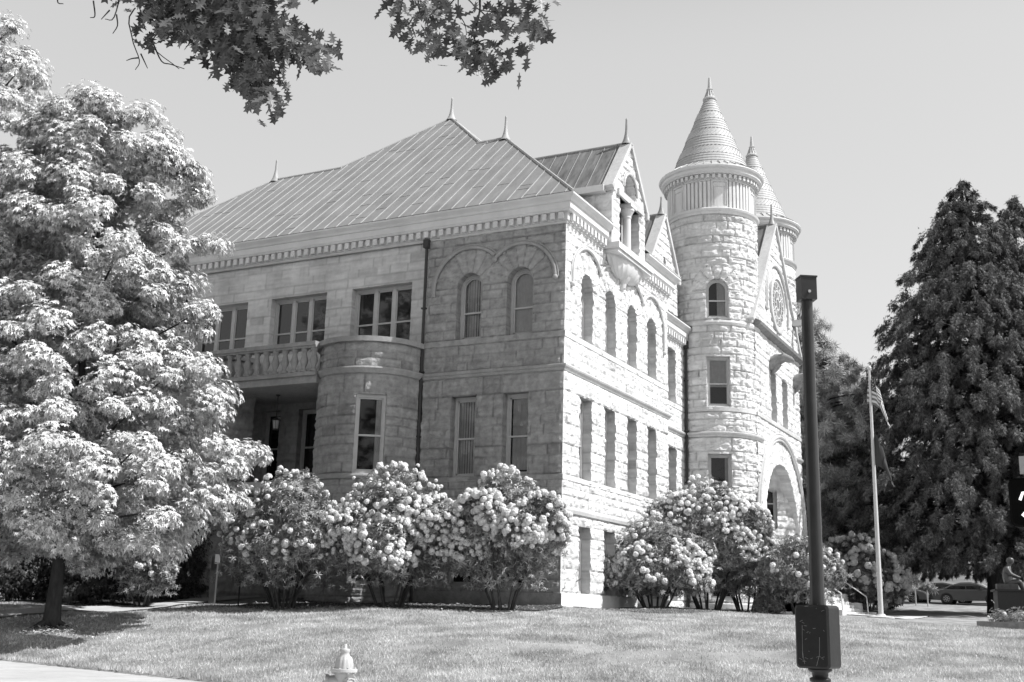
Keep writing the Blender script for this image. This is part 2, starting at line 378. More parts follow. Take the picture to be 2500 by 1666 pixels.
# ================================================================== BUILDING: south face of the east bay
W1 = (4.07, 6.72)
so = [(-4.05, -3.1, 4.07, 6.72), (-2.12, -1.2, 4.07, 6.72), (-3.98, -3.02, 8.64, 10.44, 1), (-2.08, -1.12, 8.64, 10.44, 1),
      (-4.05, -3.1, .62, 2.45), (-2.12, -1.2, .62, 2.45)]
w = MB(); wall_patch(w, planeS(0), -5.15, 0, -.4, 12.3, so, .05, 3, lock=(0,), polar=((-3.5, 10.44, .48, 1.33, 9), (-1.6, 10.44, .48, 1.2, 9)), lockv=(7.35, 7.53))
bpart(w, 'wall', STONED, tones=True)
vb = dict(kind='vertical', u0=0, u1=1)
window(MS(0), *so[0][:4], blind=vb, rail=.5); window(MS(0), *so[1][:4], blind=dict(kind='cloth', u0=.12, u1=1, drop=.08), rail=.5)
window(MS(0), *so[2][:4], arch=True, blind=vb, rail=.44); window(MS(0), *so[3][:4], arch=True, blind=dict(kind='cloth', u0=0, u1=1), rail=.44)
window(MS(0), *so[4][:4], rail=.4); window(MS(0), *so[5][:4], rail=.4)
# south face, centre and west: smooth upper storey over the loggia
tri = [(c-1.25, c+1.25, 8.72, 10.9) for c in (-7.1, -10.7, -14.3)]
w = MB(); wall_patch(w, planeS(.1), -16.05, -5.15, 7.3, 12.3, tri, .055, 5, A=.008, B=.016, lock=()); bpart(w, 'wall', STONE2, tones=True)
for t in tri: window(MS(.1), *t, lights=3, rail=.42, fw=.11, dn=-.3)
w = MB(); so2 = [(-u[1]-21.2, -u[0]-21.2)+tuple(u[2:]) for u in so]
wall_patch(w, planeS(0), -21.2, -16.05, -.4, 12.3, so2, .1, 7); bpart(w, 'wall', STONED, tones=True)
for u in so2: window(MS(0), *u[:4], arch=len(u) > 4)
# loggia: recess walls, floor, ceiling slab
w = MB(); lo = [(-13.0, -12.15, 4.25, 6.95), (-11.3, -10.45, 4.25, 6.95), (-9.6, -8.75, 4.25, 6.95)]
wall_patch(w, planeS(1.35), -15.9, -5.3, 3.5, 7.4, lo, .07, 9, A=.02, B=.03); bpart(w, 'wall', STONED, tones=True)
for l in lo: window(MS(1.35), *l, rail=.5, dn=-.3)
w = MB(); bo = [(-10.35, -8.95, .3, 2.5), (-13.2, -11.6, .5, 2.5)]
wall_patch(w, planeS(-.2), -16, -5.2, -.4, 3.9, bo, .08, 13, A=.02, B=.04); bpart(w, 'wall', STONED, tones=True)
w = MB(); w.box(-16, -5.25, -1.7, 1.5, 3.62, 3.9); bpart(w, 'porch_floor', TRIMS)
# basement doors under the loggia
def glazed_door(u0, u1, v0, v1, y, n=2, pale=False):
    f = MB(); M = MS(y); ww = (u1-u0)/n
    for i in range(n):
        a = u0+i*ww; b = a+ww
        for (p, q, r_, s) in ((a, a+.1, v0, v1), (b-.1, b, v0, v1), (a+.1, b-.1, v1-.12, v1), (a+.1, b-.1, v0, v0+.3), (a+.1, b-.1, v0+1.0, v0+1.1)): f.box(p, q, r_, s, -.3, -.24, M)
    o = bpart(f, 'door', WPAINT if pale else FINM); g = MB()
    if pale: g.box(u0+.05, u1-.05, v0+.1, v1-.1, -.29, -.262, M); g.build('door_panel', BLIND, o)
    else:
        g.box(u0+.05, u1-.05, v0+.1, v1-.1, -.28, -.27, M); g.build('pane', GLASSD, o)
        h = MB()
        for s in (-1, 1): h.tube([( (u0+u1)/2+s*.07, y+.2, v0+.9), ((u0+u1)/2+s*.07, y+.2, v0+1.3)], .018, 6)
        h.build('handle', PIPE, o)
glazed_door(-10.35, -8.95, .3, 2.5, -.2); glazed_door(-13.2, -11.6, .5, 2.5, -.2, 2, True)
# the two bow fronted drums under the balcony
for cx, hi in ((-7.1, True), (-14.1, False)):
    Rr = 1.82; w = MB(); st = .05 if hi else .1; cy = -.1
    a0 = R(33) if hi else R(-33)
    op = [(a0*Rr-.5, a0*Rr+.5, 4.07, 6.65)]
    bop = [(a0*Rr-.45, a0*Rr+.45, .62, 2.4)]
    wall_patch(w, cyl(cx, cy, Rr), -PI/2*Rr*1.02, PI/2*Rr*1.02, -.4, 8.42, op+bop, st, 15, A=.03, B=.05, lockv=(7.35, 7.53)); bpart(w, 'bow_wall', STONED, tones=True)
    M = MC(cx, cy, Rr, a0)
    window(M, -.5, .5, 4.07, 6.65, dn=-.16, blind=dict(kind='cloth', u0=.72, u1=1) if hi else None); window(M, -.45, .45, .62, 2.4, dn=-.16)
    c = MB()
    for prof in ([(1.8, 8.4), (1.98, 8.4), (1.98, 8.57), (1.62, 8.57), (1.62, 8.42)], [(1.8, 7.32), (1.9, 7.36), (1.96, 7.45), (2.0, 7.5), (1.98, 7.55), (1.8, 7.6)], [(1.8, 3.88), (1.92, 3.9), (1.95, 3.98), (1.92, 4.05), (1.8, 4.08)], [(1.8, 2.86), (1.93, 2.9), (1.96, 3.0), (1.9, 3.1), (1.8, 3.12)]):
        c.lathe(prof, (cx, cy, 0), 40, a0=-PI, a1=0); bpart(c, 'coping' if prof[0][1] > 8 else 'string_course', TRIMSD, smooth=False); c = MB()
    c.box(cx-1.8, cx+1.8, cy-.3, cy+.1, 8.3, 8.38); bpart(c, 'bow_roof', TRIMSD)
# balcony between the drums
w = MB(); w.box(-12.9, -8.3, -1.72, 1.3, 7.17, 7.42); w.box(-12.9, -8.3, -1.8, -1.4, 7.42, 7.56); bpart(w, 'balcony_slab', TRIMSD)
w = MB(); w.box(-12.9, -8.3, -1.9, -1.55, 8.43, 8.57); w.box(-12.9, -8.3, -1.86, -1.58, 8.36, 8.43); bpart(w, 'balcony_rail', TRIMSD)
bal = [(.085, 7.56), (.085, 7.64), (.06, 7.66), (.05, 7.72), (.085, 7.86), (.095, 7.95), (.07, 8.08), (.05, 8.2), (.06, 8.27), (.085, 8.3), (.085, 8.36)]
for i in range(11):
    w = MB(); w.lathe([(q_*1.45, z_) for q_, z_ in bal], (-8.45-i*.405, -1.72, 0), 12); bpart(w, 'baluster', TRIMSD, smooth=True)

# ================================================================== east face
def eops(y0, mir=False, rec=False):
    L = []
    for k in range(4):
        c = 1.74+2.08*k; L += [(c-.48, c+.48, 4.07, 6.72), (c-.48, c+.48, 8.64, 10.47, 1), (c-.48, c+.48, .49, 2.56)]
    if mir: L = [(40.4-o[1], 40.4-o[0])+tuple(o[2:]) for o in L]
    return L
eo = eops(0); epol = tuple((1.74+2.08*k, 10.47, .48, 1.2, 9) for k in range(4))
w = MB(); wall_patch(w, planeE(0), 0, 9.85, -.4, 12.3, eo, .05, 21, B=.062, lock=(0, 9.85), polar=epol, lockv=(7.35, 7.53)); bpart(w, 'wall', STONE, tones=True)
w = MB(); wall_patch(w, planeN(9.85), 0, 1.2, -.4, 13, (), .08, 23, lock=(0,)); bpart(w, 'wall', STONE, tones=True)
rop = [(12.4, 13.4, 4.07, 6.72), (12.4, 13.4, 8.64, 10.94), (12.4, 13.4, .49, 2.56)]
w = MB(); wall_patch(w, planeE(-.9), 9.85, 15.2, -.4, 11.75, rop, .05, 25, lockv=(7.35, 7.53)); bpart(w, 'wall', STONE, tones=True)
for o in eo: window(ME(0), *o[:4], arch=len(o) > 4, rail=.45)
for o in rop: window(ME(-.9), *o[:4])
# north half (mostly hidden behind the towers)
eo2 = eops(0, True); w = MB(); wall_patch(w, planeE(0), 30.55, 40.4, -.4, 12.3, eo2, .09, 27, lock=(30.55, 40.4), polar=tuple((40.4-p[0],)+p[1:] for p in epol)); bpart(w, 'wall', STONE, tones=True)
for o in eo2: window(ME(0), *o[:4], arch=len(o) > 4, rail=.45)
w = MB(); wall_patch(w, planeE(-.9), 25.2, 30.55, -.4, 11.75, (), .1, 28); wall_patch(w, planeS(30.55), -1.2, 0, -.4, 13, (), .1, 29)
wall_patch(w, planeN(40.4), 0, 21.2, -.4, 12.3, (), .2, 30); wall_patch(w, planeW(-21.2), -40.4, 0, -.4, 12.3, (), .25, 31); bpart(w, 'wall', STONE, tones=True)

# arch hoods, string courses, sills, water table, plinth
def arc_tube(mb, M, cu, cz, r, a0, a1, rad, n=28, leg0=0, leg1=0, knob=True):
    P = []
    if leg0: P.append((cu+r*math.cos(a0), cz-leg0, 0))
    for a in np.linspace(a0, a1, n): P.append((cu+r*math.cos(a), cz+r*math.sin(a), 0))
    if leg1: P.append((cu+r*math.cos(a1), cz-leg1, 0))
    for rr, nn_ in ((0, .07), (rad*1.5, .045)):
        Q = []
        for p in P:
            d = np.array([p[0]-cu, max(p[1]-cz, 0)]); d = d/(np.linalg.norm(d)+1e-9); Q.append((p[0]+d[0]*rr, p[1]+d[1]*rr, nn_))
        mb.tube(M(np.array(Q)), rad*(1 if rr == 0 else .55), 8)
    if knob:
        for p in ((P[0], leg0), (P[-1], leg1)):
            if p[1] or True: mb.lathe([(0, -.09), (.07, -.07), (.1, 0), (.07, .07), (0, .09)], M(np.array([[p[0][0], p[0][1]-.03, .07]]))[0], 8)
w = MB(); r = 1.36; xm = .95; am = math.acos(xm/r)
arc_tube(w, MS(0), -3.5, 10.44, r, PI, am, .06, leg0=.25, knob=False); arc_tube(w, MS(0), -1.6, 10.44, 1.28, PI-math.acos(xm/1.28), 0, .06, leg1=.0); bpart(w, 'arch_hood', TRIMSD, smooth=True)
for mirror in (False, True):
    w = MB(); am = math.acos(1.04/1.3)
    for k in range(4):
        c = 1.74+2.08*k; a0 = PI if k == 0 else PI-am; a1 = 0 if k == 3 else am
        cc = 40.4-c if mirror else c
        if mirror: a0, a1 = PI-a1, PI-a0
        arc_tube(w, ME(0), cc, 10.5, 1.3, a0, a1, .055, 20, leg0=.2 if (k == 0) != mirror and k in (0, 3) and not mirror else 0, leg1=.6 if k == 3 and not mirror else 0, knob=(k in (0, 3)))
    bpart(w, 'arch_hood', TRIMS, smooth=True)
STR = [(0, 7.33), (.05, 7.35), (.07, 7.42), (.12, 7.45), (.14, 7.5), (.12, 7.54), (0, 7.56)]
WT = [(0, 2.88), (.08, 2.9), (.1, 3.0), (.09, 3.05), (0, 3.12)]
SILL = [(0, 8.42), (.045, 8.45), (.045, 8.62), (0, 8.64)]; SILL1 = [(0, 3.89), (.045, 3.91), (.045, 4.05), (0, 4.07)]
PL = [(0, .44), (.07, .46), (.07, -.4)]
w = MB()
for prof in (STR, WT):
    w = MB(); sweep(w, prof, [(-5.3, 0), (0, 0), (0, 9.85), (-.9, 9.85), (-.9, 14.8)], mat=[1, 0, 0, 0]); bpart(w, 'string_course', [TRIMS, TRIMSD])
    w = MB(); sweep(w, prof, [(-.9, 25.5), (-.9, 30.55), (0, 30.55), (0, 40.4), (-21.2, 40.4)]); bpart(w, 'string_course', TRIMS)
w = MB()
for prof in (SILL, SILL1): sweep(w, prof, [(-5.15, 0), (0, 0), (0, 9.85)], mat=[1, 0]); sweep(w, prof, [(-.9, 9.85), (-.9, 14.8)])
sweep(w, [(0, .44), (.07, .46), (.07, -.4)][::-1], [(-5.15, 0), (0, 0), (0, 9.85)], mat=[1, 0])
bpart(w, 'sill_course', [STONE, STONED])
# cornices with dentils
CP = [(0, 12.22), (.05, 12.24), (.05, 12.3), (.1, 12.32), (.1, 12.56), (.2, 12.58), (.24, 12.64), (.26, 12.66), (.26, 12.86), (.3, 12.88), (.34, 12.95), (.42, 13.02), (.45, 13.05), (.45, 13.11), (.4, 13.13), (-.1, 13.14)]
def cornice(path, dz=0, pr=CP, sc=1.0):
    w = MB(); q = [(o*sc, z+dz) for o, z in pr]; sweep(w, q, path)
    for a, b in zip(path[:-1], path[1:]): along_boxes(w, a, b, .3, .165, .0, .22, 12.33+dz, 12.55+dz)
    return bpart(w, 'cornice', TRIM)
cornice([(-21.2, 9), (-21.2, 0), (0, 0), (0, 3.05)]); cornice([(0, 6.6), (0, 9.85), (-1.3, 9.85)])
cornice([(-.9, 9.85), (-.9, 15)], -.95, sc=.9); cornice([(-.9, 25.4), (-.9, 30.55)], -.95, sc=.9); cornice([(-1.3, 30.55), (0, 30.55), (0, 40.4), (-21.2, 40.4), (-21.2, 31)])
w = MB(); wall_patch(w, planeS(.12), -16.05, -5.15, 12.1, 12.35, (), .2, 5, A=0, B=0); bpart(w, 'frieze', STONE2, tones=True)
# downpipe
def downpipe(x, y, z0, z1, nx, ny):
    w = MB(); w.tube([(x, y, z0), (x, y, z1)], .055, 8); w.box(x-.1, x+.1, y-.1, y+.1, z1-.02, z1+.28)
    for z in np.arange(z0+1, z1, 2.2): w.box(x-.085, x+.085, y-.075, y+.1, z, z+.05)
    return bpart(w, 'downpipe', PIPE)
downpipe(-5.2, -.1, 0, 12.0, 0, -1); downpipe(-.75, 14.45, 0, 11.3, 1, 0)

# ================================================================== roofs
TANP = .915
def seams(mb, ridge_fn, lo, hi, sp): pass
def roof_quad(mb, mbs, poly, along, sp=.53, start=None, rib=.022, w=.02):
    """planar roof polygon (world pts) with standing seams; along = horizontal unit vector across the seams"""
    P = np.array(poly, float); mb.add(P, [tuple(range(len(P)))])
    n = np.cross(P[1]-P[0], P[2]-P[0]); n /= np.linalg.norm(n)
    if n[2] < 0: n = -n
    a = np.array(along, float); up = np.cross(n, a); up /= np.linalg.norm(up)
    if up[2] < 0: up = -up
    s = P@a; t = P@up; c0 = (P@n).mean(); k = len(P)
    x = (s.min()+sp*.5) if start is None else start
    while x < s.max()-.05:
        if x > s.min()+.02:
            hit = []
            for i in range(k):
                j = (i+1) % k
                if (s[i]-x)*(s[j]-x) < 0: q = (x-s[i])/(s[j]-s[i]); hit.append(t[i]+(t[j]-t[i])*q)
            if len(hit) >= 2:
                t0, t1 = min(hit), max(hit)
                if t1-t0 > .15:
                    v = []
                    for tt in (t0, t1):
                        for (ds, dn_) in ((-w/2, -.01), (-w/2, rib), (w/2, rib), (w/2, -.01)): v.append(a*(x+ds)+up*tt+n*(c0+dn_))
                    if sp == .53:
                        for q_ in range(2):
                            tt = t0+(t1-t0)*random.uniform(.08, .95); v2 = []
                            for (ds, dt, dn_) in ((.012, -.02, -.01), (sp-.012, -.02, -.01), (sp-.012, -.02, .012), (.012, -.02, .012), (.012, .03, -.01), (sp-.012, .03, -.01), (sp-.012, .03, .004), (.012, .03, .004)): v2.append(a*(x+ds)+up*(tt+dt)+n*(c0+dn_))
                            if x+sp < s.max()-.05 and random.random() < .6 and t1-t0 > 1.2 and (tt-t0)/(t1-t0) < .8: mb.add(np.array(v2), [(0, 1, 2, 3), (3, 2, 6, 7)])
                    mbs.add(np.array(v), [(0, 1, 5, 4), (1, 2, 6, 5), (2, 3, 7, 6), (0, 3, 2, 1), (4, 5, 6, 7)])
        x += sp
def finial(p, h=1.15, r=.2, name='finial', parent=None, m=None):
    w = MB(); w.lathe([(r*1.5, -.12), (r*1.05, .0), (r*.75, .12), (r*.5, .3), (r*.36, .45), (r*.33, h*.62), (r*.26, h*.9), (r*.3, h*.93), (r*.1, h), (0, h+.01)], p, 10)
    return bpart(w, name, m or FINM, parent, smooth=True)
E0 = 13.14; ov = .42
def hiproof(y0, y1, big=True):
    m = MB(); s = MB(); x0, x1 = -21.2-ov, ov; a, b = y0-ov, y1+ov; ym = (a+b)/2; run = (b-a)/2; zr = E0+run*TANP
    rx1, rx0 = x1-run, x0+run
    roof_quad(m, s, [(x0, a, E0), (x1, a, E0), (rx1, ym, zr), (rx0, ym, zr)], (1, 0, 0), start=x1-.28-.53*40)
    roof_quad(m, s, [(x1, b, E0), (x0, b, E0), (rx0, ym, zr), (rx1, ym, zr)], (1, 0, 0))
    n0, n1 = ym-1.62, ym+1.62; zx = lambda x: E0+(x1-x)*TANP
    roof_quad(m, s, [(x1, a, E0), (x1, n0, E0), (x1-(n0-a), n0, zx(x1-(n0-a)))], (0, 1, 0)); roof_quad(m, s, [(x1, n1, E0), (x1, b, E0), (x1-(b-n1), n1, zx(x1-(b-n1)))], (0, 1, 0))
    roof_quad(m, s, [(x1-(n0-a), n0, zx(x1-(n0-a))), (x1-(b-n1), n1, zx(x1-(b-n1))), (rx1, ym, zr)], (0, 1, 0)); roof_quad(m, s, [(x0, b, E0), (x0, a, E0), (rx0, ym, zr)], (0, 1, 0))
    for p, q in (((x1, a, E0), (rx1, ym, zr)), ((x1, b, E0), (rx1, ym, zr)), ((x0, a, E0), (rx0, ym, zr)), ((x0, b, E0), (rx0, ym, zr)), ((rx0, ym, zr), (-12.75, ym, zr)), ((-6.2, ym, zr), (rx1, ym, zr))) + ((((-12.75, ym, zr), (-6.2, ym, zr)),) if y0 > 5 else ()):
        s.tube([p, q], .055, 6)
    ro = bpart(m, 'roof', ROOF); s.build('roof_seam', SEAM, ro)
    finial((rx1, ym, zr), .95, .16, parent=ro, m=SEAM); finial((rx0, ym, zr), .95, .16, parent=ro, m=SEAM)
    return ro, ym, zr
ro, ym, zr = hiproof(0, 9.85)
# tall pyramid rising out of the south slope
pc = (-9.45, 8.3); hs = pc[1]-(ym); zp = E0+(pc[1]+ov)*TANP
m = MB(); s = MB(); ap = np.array([pc[0], pc[1], zp]); q = hs; zq = zp-q*TANP
cs = [np.array([pc[0]+sx*q, pc[1]+sy*q, zq]) for sx, sy in ((-1, -1), (1, -1), (1, 1), (-1, 1))]
for i in range(4):
    A, B = cs[i], cs[(i+1) % 4]; al = (1, 0, 0) if i % 2 == 0 else (0, 1, 0)
    roof_quad(m, s, [A, B, ap], al, start=(ov-.28-.53*40) if i == 0 else None)
for c in cs: s.tube([c, ap], .055, 6)
r2 = bpart(m, 'roof', ROOF); s.build('roof_seam', SEAM, r2); finial(ap, 1.0, .17, parent=r2, m=SEAM)
hiproof(30.55, 40.4)
m = MB(); s = MB()
for sx in (1, -1):
    xe = -10.6+sx*(9.7+.4); roof_quad(m, s, [(xe, 9, 12.2), (xe, 31.4, 12.2), (-10.6, 31.4, 17.6), (-10.6, 9, 17.6)], (0, 1, 0))
r3 = bpart(m, 'roof', ROOF); s.build('roof_seam', SEAM, r3)

# gabled dormers
def dormer(x, yc, hw, zb, ze, za, back, kind, seed, step=.05):
    """gable wall in the plane x, ridge running back"""
    sl = (za-ze)/hw; ops = []; 
    if kind == 'big': ops = [(yc-.98, yc+.98, 12.62, 14.42), (yc-.58, yc+.58, 14.72, 14.95, 1)]
    if kind == 'slit': ops = [(yc-.12, yc+.12, 13.55, 14.75)]
    w = MB(); keep = lambda u, v: v < za-np.abs(u-yc)*sl-.02
    wall_patch(w, planeE(x), yc-hw, yc+hw, zb, za, ops, step, seed, lock=(yc-hw, yc+hw), keep=keep, depth=.5 if kind == 'big' else .3)
    wall_patch(w, planeS(yc-hw), x-back, x, zb, ze, (), .08, seed+1, lock=(x,)); wall_patch(w, planeN(yc+hw), -x, -x+back, zb, ze, (), .15, seed+2, lock=(-x,))
    wo = bpart(w, 'dormer', STONE, tones=True)
    t = MB(); th = .16
    for sg in (-1, 1):                      # raking coping
        L = math.hypot(hw+.15, sl*(hw+.15)); e = np.array([0, sg*(hw+.15), -(hw+.15)*sl])/L; nrm = np.array([0, sg*sl, 1])/math.hypot(1, sl)
        A = np.array([x, yc, za]); v = []
        for d in (-.02, L):
            for (o, n_) in ((-.3, -.05), (.12, -.05), (.12, .11), (-.3, .11)): v.append(A+e*d+np.array([o, 0, 0])+nrm*n_)
        t.add(np.array(v), [(0, 1, 5, 4), (1, 2, 6, 5), (2, 3, 7, 6), (3, 0, 4, 7), (0, 3, 2, 1), (4, 5, 6, 7)])
        t.box(x-.3, x+.14, yc+sg*(hw+.02)-.1, yc+sg*(hw+.02)+.1, ze-.28, ze-.04)
    t.build('coping', TRIMS, wo)
    m = MB(); s = MB(); o = .22
    for sg in (-1, 1):
        pts = [(x-.25, yc, za+.08), (x-back, yc, za+.08), (x-back, yc+sg*(hw+o), ze+.08-o*sl), (x-.25, yc+sg*(hw+o), ze+.08-o*sl)]
        roof_quad(m, s, pts if sg > 0 else pts[::-1], (1, 0, 0), sp=.5)
    s.tube([(x, yc, za+.09), (x-back, yc, za+.09)], .05, 6)
    m.build('dormer_roof', ROOFX, wo); s.build('roof_seam', FINM, wo)
    if kind == 'big' or seed < 60:
        f = finial((x-.1, yc, za+.15), .95 if kind == 'big' else .75, .15, parent=wo)
    for ya in (yc-hw-.3, yc+hw): e = MB(); e.box(x-back, x-.2, ya, ya+.3, ze-.34, ze-.1); e.build('eave_board', TRIM, wo)
    return wo
def big_dormer(yc, seed, step=.05):
    d = dormer(.3, yc, 1.66, 12.45, 14.7, 16.8, 4.2, 'big', seed, step)
    t = MB(); t.box(.02, .62, yc-1.75, yc+1.75, 12.28, 12.5); t.box(.0, .56, yc-1.68, yc+1.68, 12.16, 12.28); t.build('balcony_shelf', TRIM, d)
    # fluted shell corbel
    c = MB(); na, nb = 73, 14; vs = []
    for j in range(nb):
        q = j/(nb-1); z = 12.17-.62*q
        k = math.sqrt(max(0, 1-(q*.95)**2.0))
        for i in range(na):
            a = -PI/2+PI*i/(na-1); fl = 1-.05*abs(math.sin(a*11))*min(1, q*4)
            vs.append((.0+.5*k*fl*math.cos(a)**.8 if abs(a) < PI/2-.001 else .0, yc+1.62*k*fl*math.sin(a), z))
    c.add(np.array(vs), [(j*na+i, (j+1)*na+i, (j+1)*na+i+1, j*na+i+1) for j in range(nb-1) for i in range(na-1)])
    c.lathe([(.36, 11.72), (.3, 11.6), (.2, 11.45), (.16, 11.3), (.08, 11.2), (0, 11.17)], (.0, yc, 0), 16); c.build('shell_corbel', TRIM, d)
    c = MB(); c.lathe([(.24, 12.5), (.24, 12.62), (.2, 12.66), (.155, 12.72), (.145, 13.9), (.17, 13.95), (.16, 14.0), (.24, 14.16), (.27, 14.2), (.27, 14.3), (.0, 14.3)], (.22, yc, 0), 18); c.box(-.1, .5, yc-.3, yc+.3, 14.3, 14.42); c.build('column', TRIM, d)
    c = MB(); c.box(.0, .42, yc-1.25, yc+1.25, 14.42, 14.66); c.build('lintel', TRIMS, d)
    for a, b in ((-.98, -.2), (.2, .98)): window(ME(.3), yc+a, yc+b, 12.62, 14.42, dn=-.42, rail=.45)
    c = MB(); c.box(-.05, .02, yc-.6, yc+.6, 14.7, 15.55); c.build('tympanum', TRIMS, d)
    c = MB(); arc_tube(c, ME(.3), yc, 14.95, .66, PI, 0, .05, 16, knob=False); c.build('arch_hood', TRIMS, d)
big_dormer(4.85, 41); big_dormer(35.55, 43, .12)
dormer(-.9, 12.05, 1.72, 11.75, 14.25, 16.6, 5, 'slit', 45); dormer(-.9, 28.35, 1.72, 11.75, 14.25, 16.6, 5, 'slit', 61, .12)

# ================================================================== round towers
def tower(cx, cy, step, seed, main):
    Rr = 1.97; ops = []; wins = []
    ang = R(22.5)
    for (v0, v1, ar) in ((4.07, 6.62, 0), (8.66, 10.85, 0), (12.56, 13.85, 1), (.6, 2.4, 0)):
        hw = .5; ops.append((ang*Rr-hw, ang*Rr+hw, v0, v1, ar)); wins.append((v0, v1, ar))
    pol = ((ang*Rr, 13.85, .5, 1.15, 7),)
    w = MB(); wall_patch(w, cyl(cx, cy, Rr), -PI*Rr, PI*Rr, -.4, 17.45, ops, step, seed, A=.045, B=.085, polar=pol, depth=.3, lockv=(7.35, 7.53))
    to = bpart(w, 'tower', STONE, tones=True); M = MC(cx, cy, Rr, ang)
    for i, (v0, v1, ar) in enumerate(wins):
        bl = [dict(kind='cloth', u0=.78, u1=1), dict(kind='cloth', u0=0, u1=1, drop=.42), dict(kind='cloth', u0=.5, u1=1), None][i] if main else None
        window(M, -.5, .5, v0, v1, arch=bool(ar), dn=-.2, blind=bl, rail=.48)
    c = MB()
    for prof in ([(1.95, 7.33), (2.03, 7.35), (2.06, 7.42), (2.13, 7.46), (2.15, 7.52), (2.1, 7.55), (1.95, 7.57)], [(1.95, 2.88), (2.08, 2.9), (2.1, 3.02), (1.95, 3.12)], [(1.95, .45), (2.1, .42), (2.1, -.4)][::-1],
                 [(1.95, 12.2), (2.06, 12.26), (2.09, 12.36), (2.06, 12.44), (1.95, 12.5)], [(1.95, 8.42), (2.04, 8.45), (2.04, 8.62), (1.95, 8.65)]):
        c.lathe(prof, (cx, cy, 0), 64); c.build('string_course', STONE2, to); c = MB()
    c = MB(); c.lathe([(1.9, 17.32), (2.03, 17.36), (2.06, 17.44), (2.13, 17.5), (2.16, 17.58), (2.1, 17.63), (1.98, 17.66)], (cx, cy, 0), 72); c.build('collar', TRIM, to)
    # painted drum: flat frames alternating with fluted groups
    c = MB(); c.lathe([(1.95, 17.6), (1.95, 19.05)], (cx, cy, 0), 72)
    def plate(a0, a1, z0, z1, r1, r0=1.94):
        k = max(1, int((a1-a0)/R(4))); v = []
        for a in np.linspace(a0, a1, k+1):
            for rr, z in ((r0, z0), (r1, z0), (r1, z1), (r0, z1)): v.append((cx+rr*math.sin(a), cy-rr*math.cos(a), z))
        c.add(np.array(v), [(4*i+q, 4*i+4+q, 4*i+4+(q+1) % 4, 4*i+(q+1) % 4) for i in range(k) for q in range(4)]+[(0, 1, 2, 3), (4*k+3, 4*k+2, 4*k+1, 4*k)])
    for k in range(6):
        p0 = R(28+60*k); hwd = R(11)
        plate(p0-hwd, p0-hwd+R(2), 17.66, 19.0, 1.99); plate(p0+hwd-R(2), p0+hwd, 17.66, 19.0, 1.99); plate(p0-hwd, p0+hwd, 18.88, 19.0, 1.992); plate(p0-hwd, p0+hwd, 17.66, 17.74, 1.992)
        plate(p0-hwd+R(3.6), p0+hwd-R(3.6), 18.66, 18.7, 1.98); plate(p0-hwd+R(3.6), p0-hwd+R(4.4), 17.8, 18.66, 1.98); plate(p0+hwd-R(4.4), p0+hwd-R(3.6), 17.8, 18.66, 1.98)
        f0 = R(58+60*k)
        plate(f0-R(18), f0+R(18), 18.92, 19.0, 2.005)
        for q in range(7): a = f0+R(-16.2+5.4*q); plate(a-R(1.75), a+R(1.75), 17.66, 18.9, 2.02)
    c.build('painted_drum', TRIM, to)
    c = MB(); c.lathe([(1.95, 18.98), (2.06, 19.0), (2.06, 19.2), (2.2, 19.22), (2.26, 19.27), (2.3, 19.3), (2.3, 19.42), (2.38, 19.46), (2.42, 19.53), (2.4, 19.58), (2.2, 19.6)], (cx, cy, 0), 72)
    nd = 54
    for i in range(nd):
        a = 2*PI*i/nd; MM = MC(cx, cy, 2.0, a); c.box(-.065, .065, 19.02, 19.19, 0, .17, MM)
    c.build('cornice', TRIM, to)
    # conical roof: lapped rings with diagonal scale bands
    c = MB(); s = MB(); z0, z1, r0, r1 = 19.9, 23.75, 1.8, .24
    s.lathe([(2.36, 19.6), (1.78, 19.93)], (cx, cy, 0), 64)
    for i in range(40):
        a = 2*PI*i/40; MM = lambda v, a=a: np.c_[cx+v[:, 0]*math.sin(a)+v[:, 1]*math.cos(a), cy-v[:, 0]*math.cos(a)+v[:, 1]*math.sin(a), v[:, 2]]
        s.add(MM(np.array([[2.34, -.015, 19.62], [2.34, .015, 19.62], [1.8, .015, 19.95], [1.8, -.015, 19.95], [2.36, 0, 19.65], [1.82, 0, 19.98]])), [(0, 1, 4), (1, 2, 5, 4), (3, 0, 4, 5)], 1)
    nr = 26; bands = {4: 3, 5: 0, 6: 0, 11: 3, 12: 0, 13: 0, 18: 3, 19: 0, 20: 0}; rr_ = lambda z: r0+(r1-r0)*(z-z0)/(z1-z0)
    i = 0
    while i < nr:
        za = z0+(z1-z0)*i/nr; span = 3 if bands.get(i, 1) == 3 else 1; zb = z0+(z1-z0)*(i+span)/nr
        if span == 1: c.lathe([(rr_(za)+.035, za-.015), (rr_(za)+.03, za+.01), (rr_(zb)+.008, zb)], (cx, cy, 0), 56)
        else:
            c.lathe([(rr_(za)+.035, za-.015), (rr_(za)+.02, za+.01), (rr_(zb)+.005, zb)], (cx, cy, 0), 56)
            n = max(12, int(2*PI*rr_(za)/.19))
            for k in range(n):
                a = 2*PI*k/n; da = 2*PI/n; v = []
                for t_, aa in ((0, a), (.5, a+da*1.1), (1, a+da*2.2)):
                    z = za+(zb-za)*t_; r_ = rr_(z)
                    for dr, d2 in ((.012, 0), (.06, .0), (.018, .35)): v.append((cx+(r_+dr)*math.sin(aa+d2*da), cy-(r_+dr)*math.cos(aa+d2*da), z))
                c.add(np.array(v), [(0, 1, 4, 3), (3, 4, 7, 6), (1, 2, 5, 4), (4, 5, 8, 7)])
        i += span
    s.build('roof_skirt', [CONEM, FINM], to); c.build('conical_roof', CONEM, to)
    f = MB(); f.lathe([(.24, 23.72), (.33, 23.74), (.34, 23.8), (.24, 23.9), (.15, 24.1), (.12, 24.25), (.16, 24.3), (.1, 24.34), (.055, 24.9), (.0, 24.98)], (cx, cy, 0), 16)
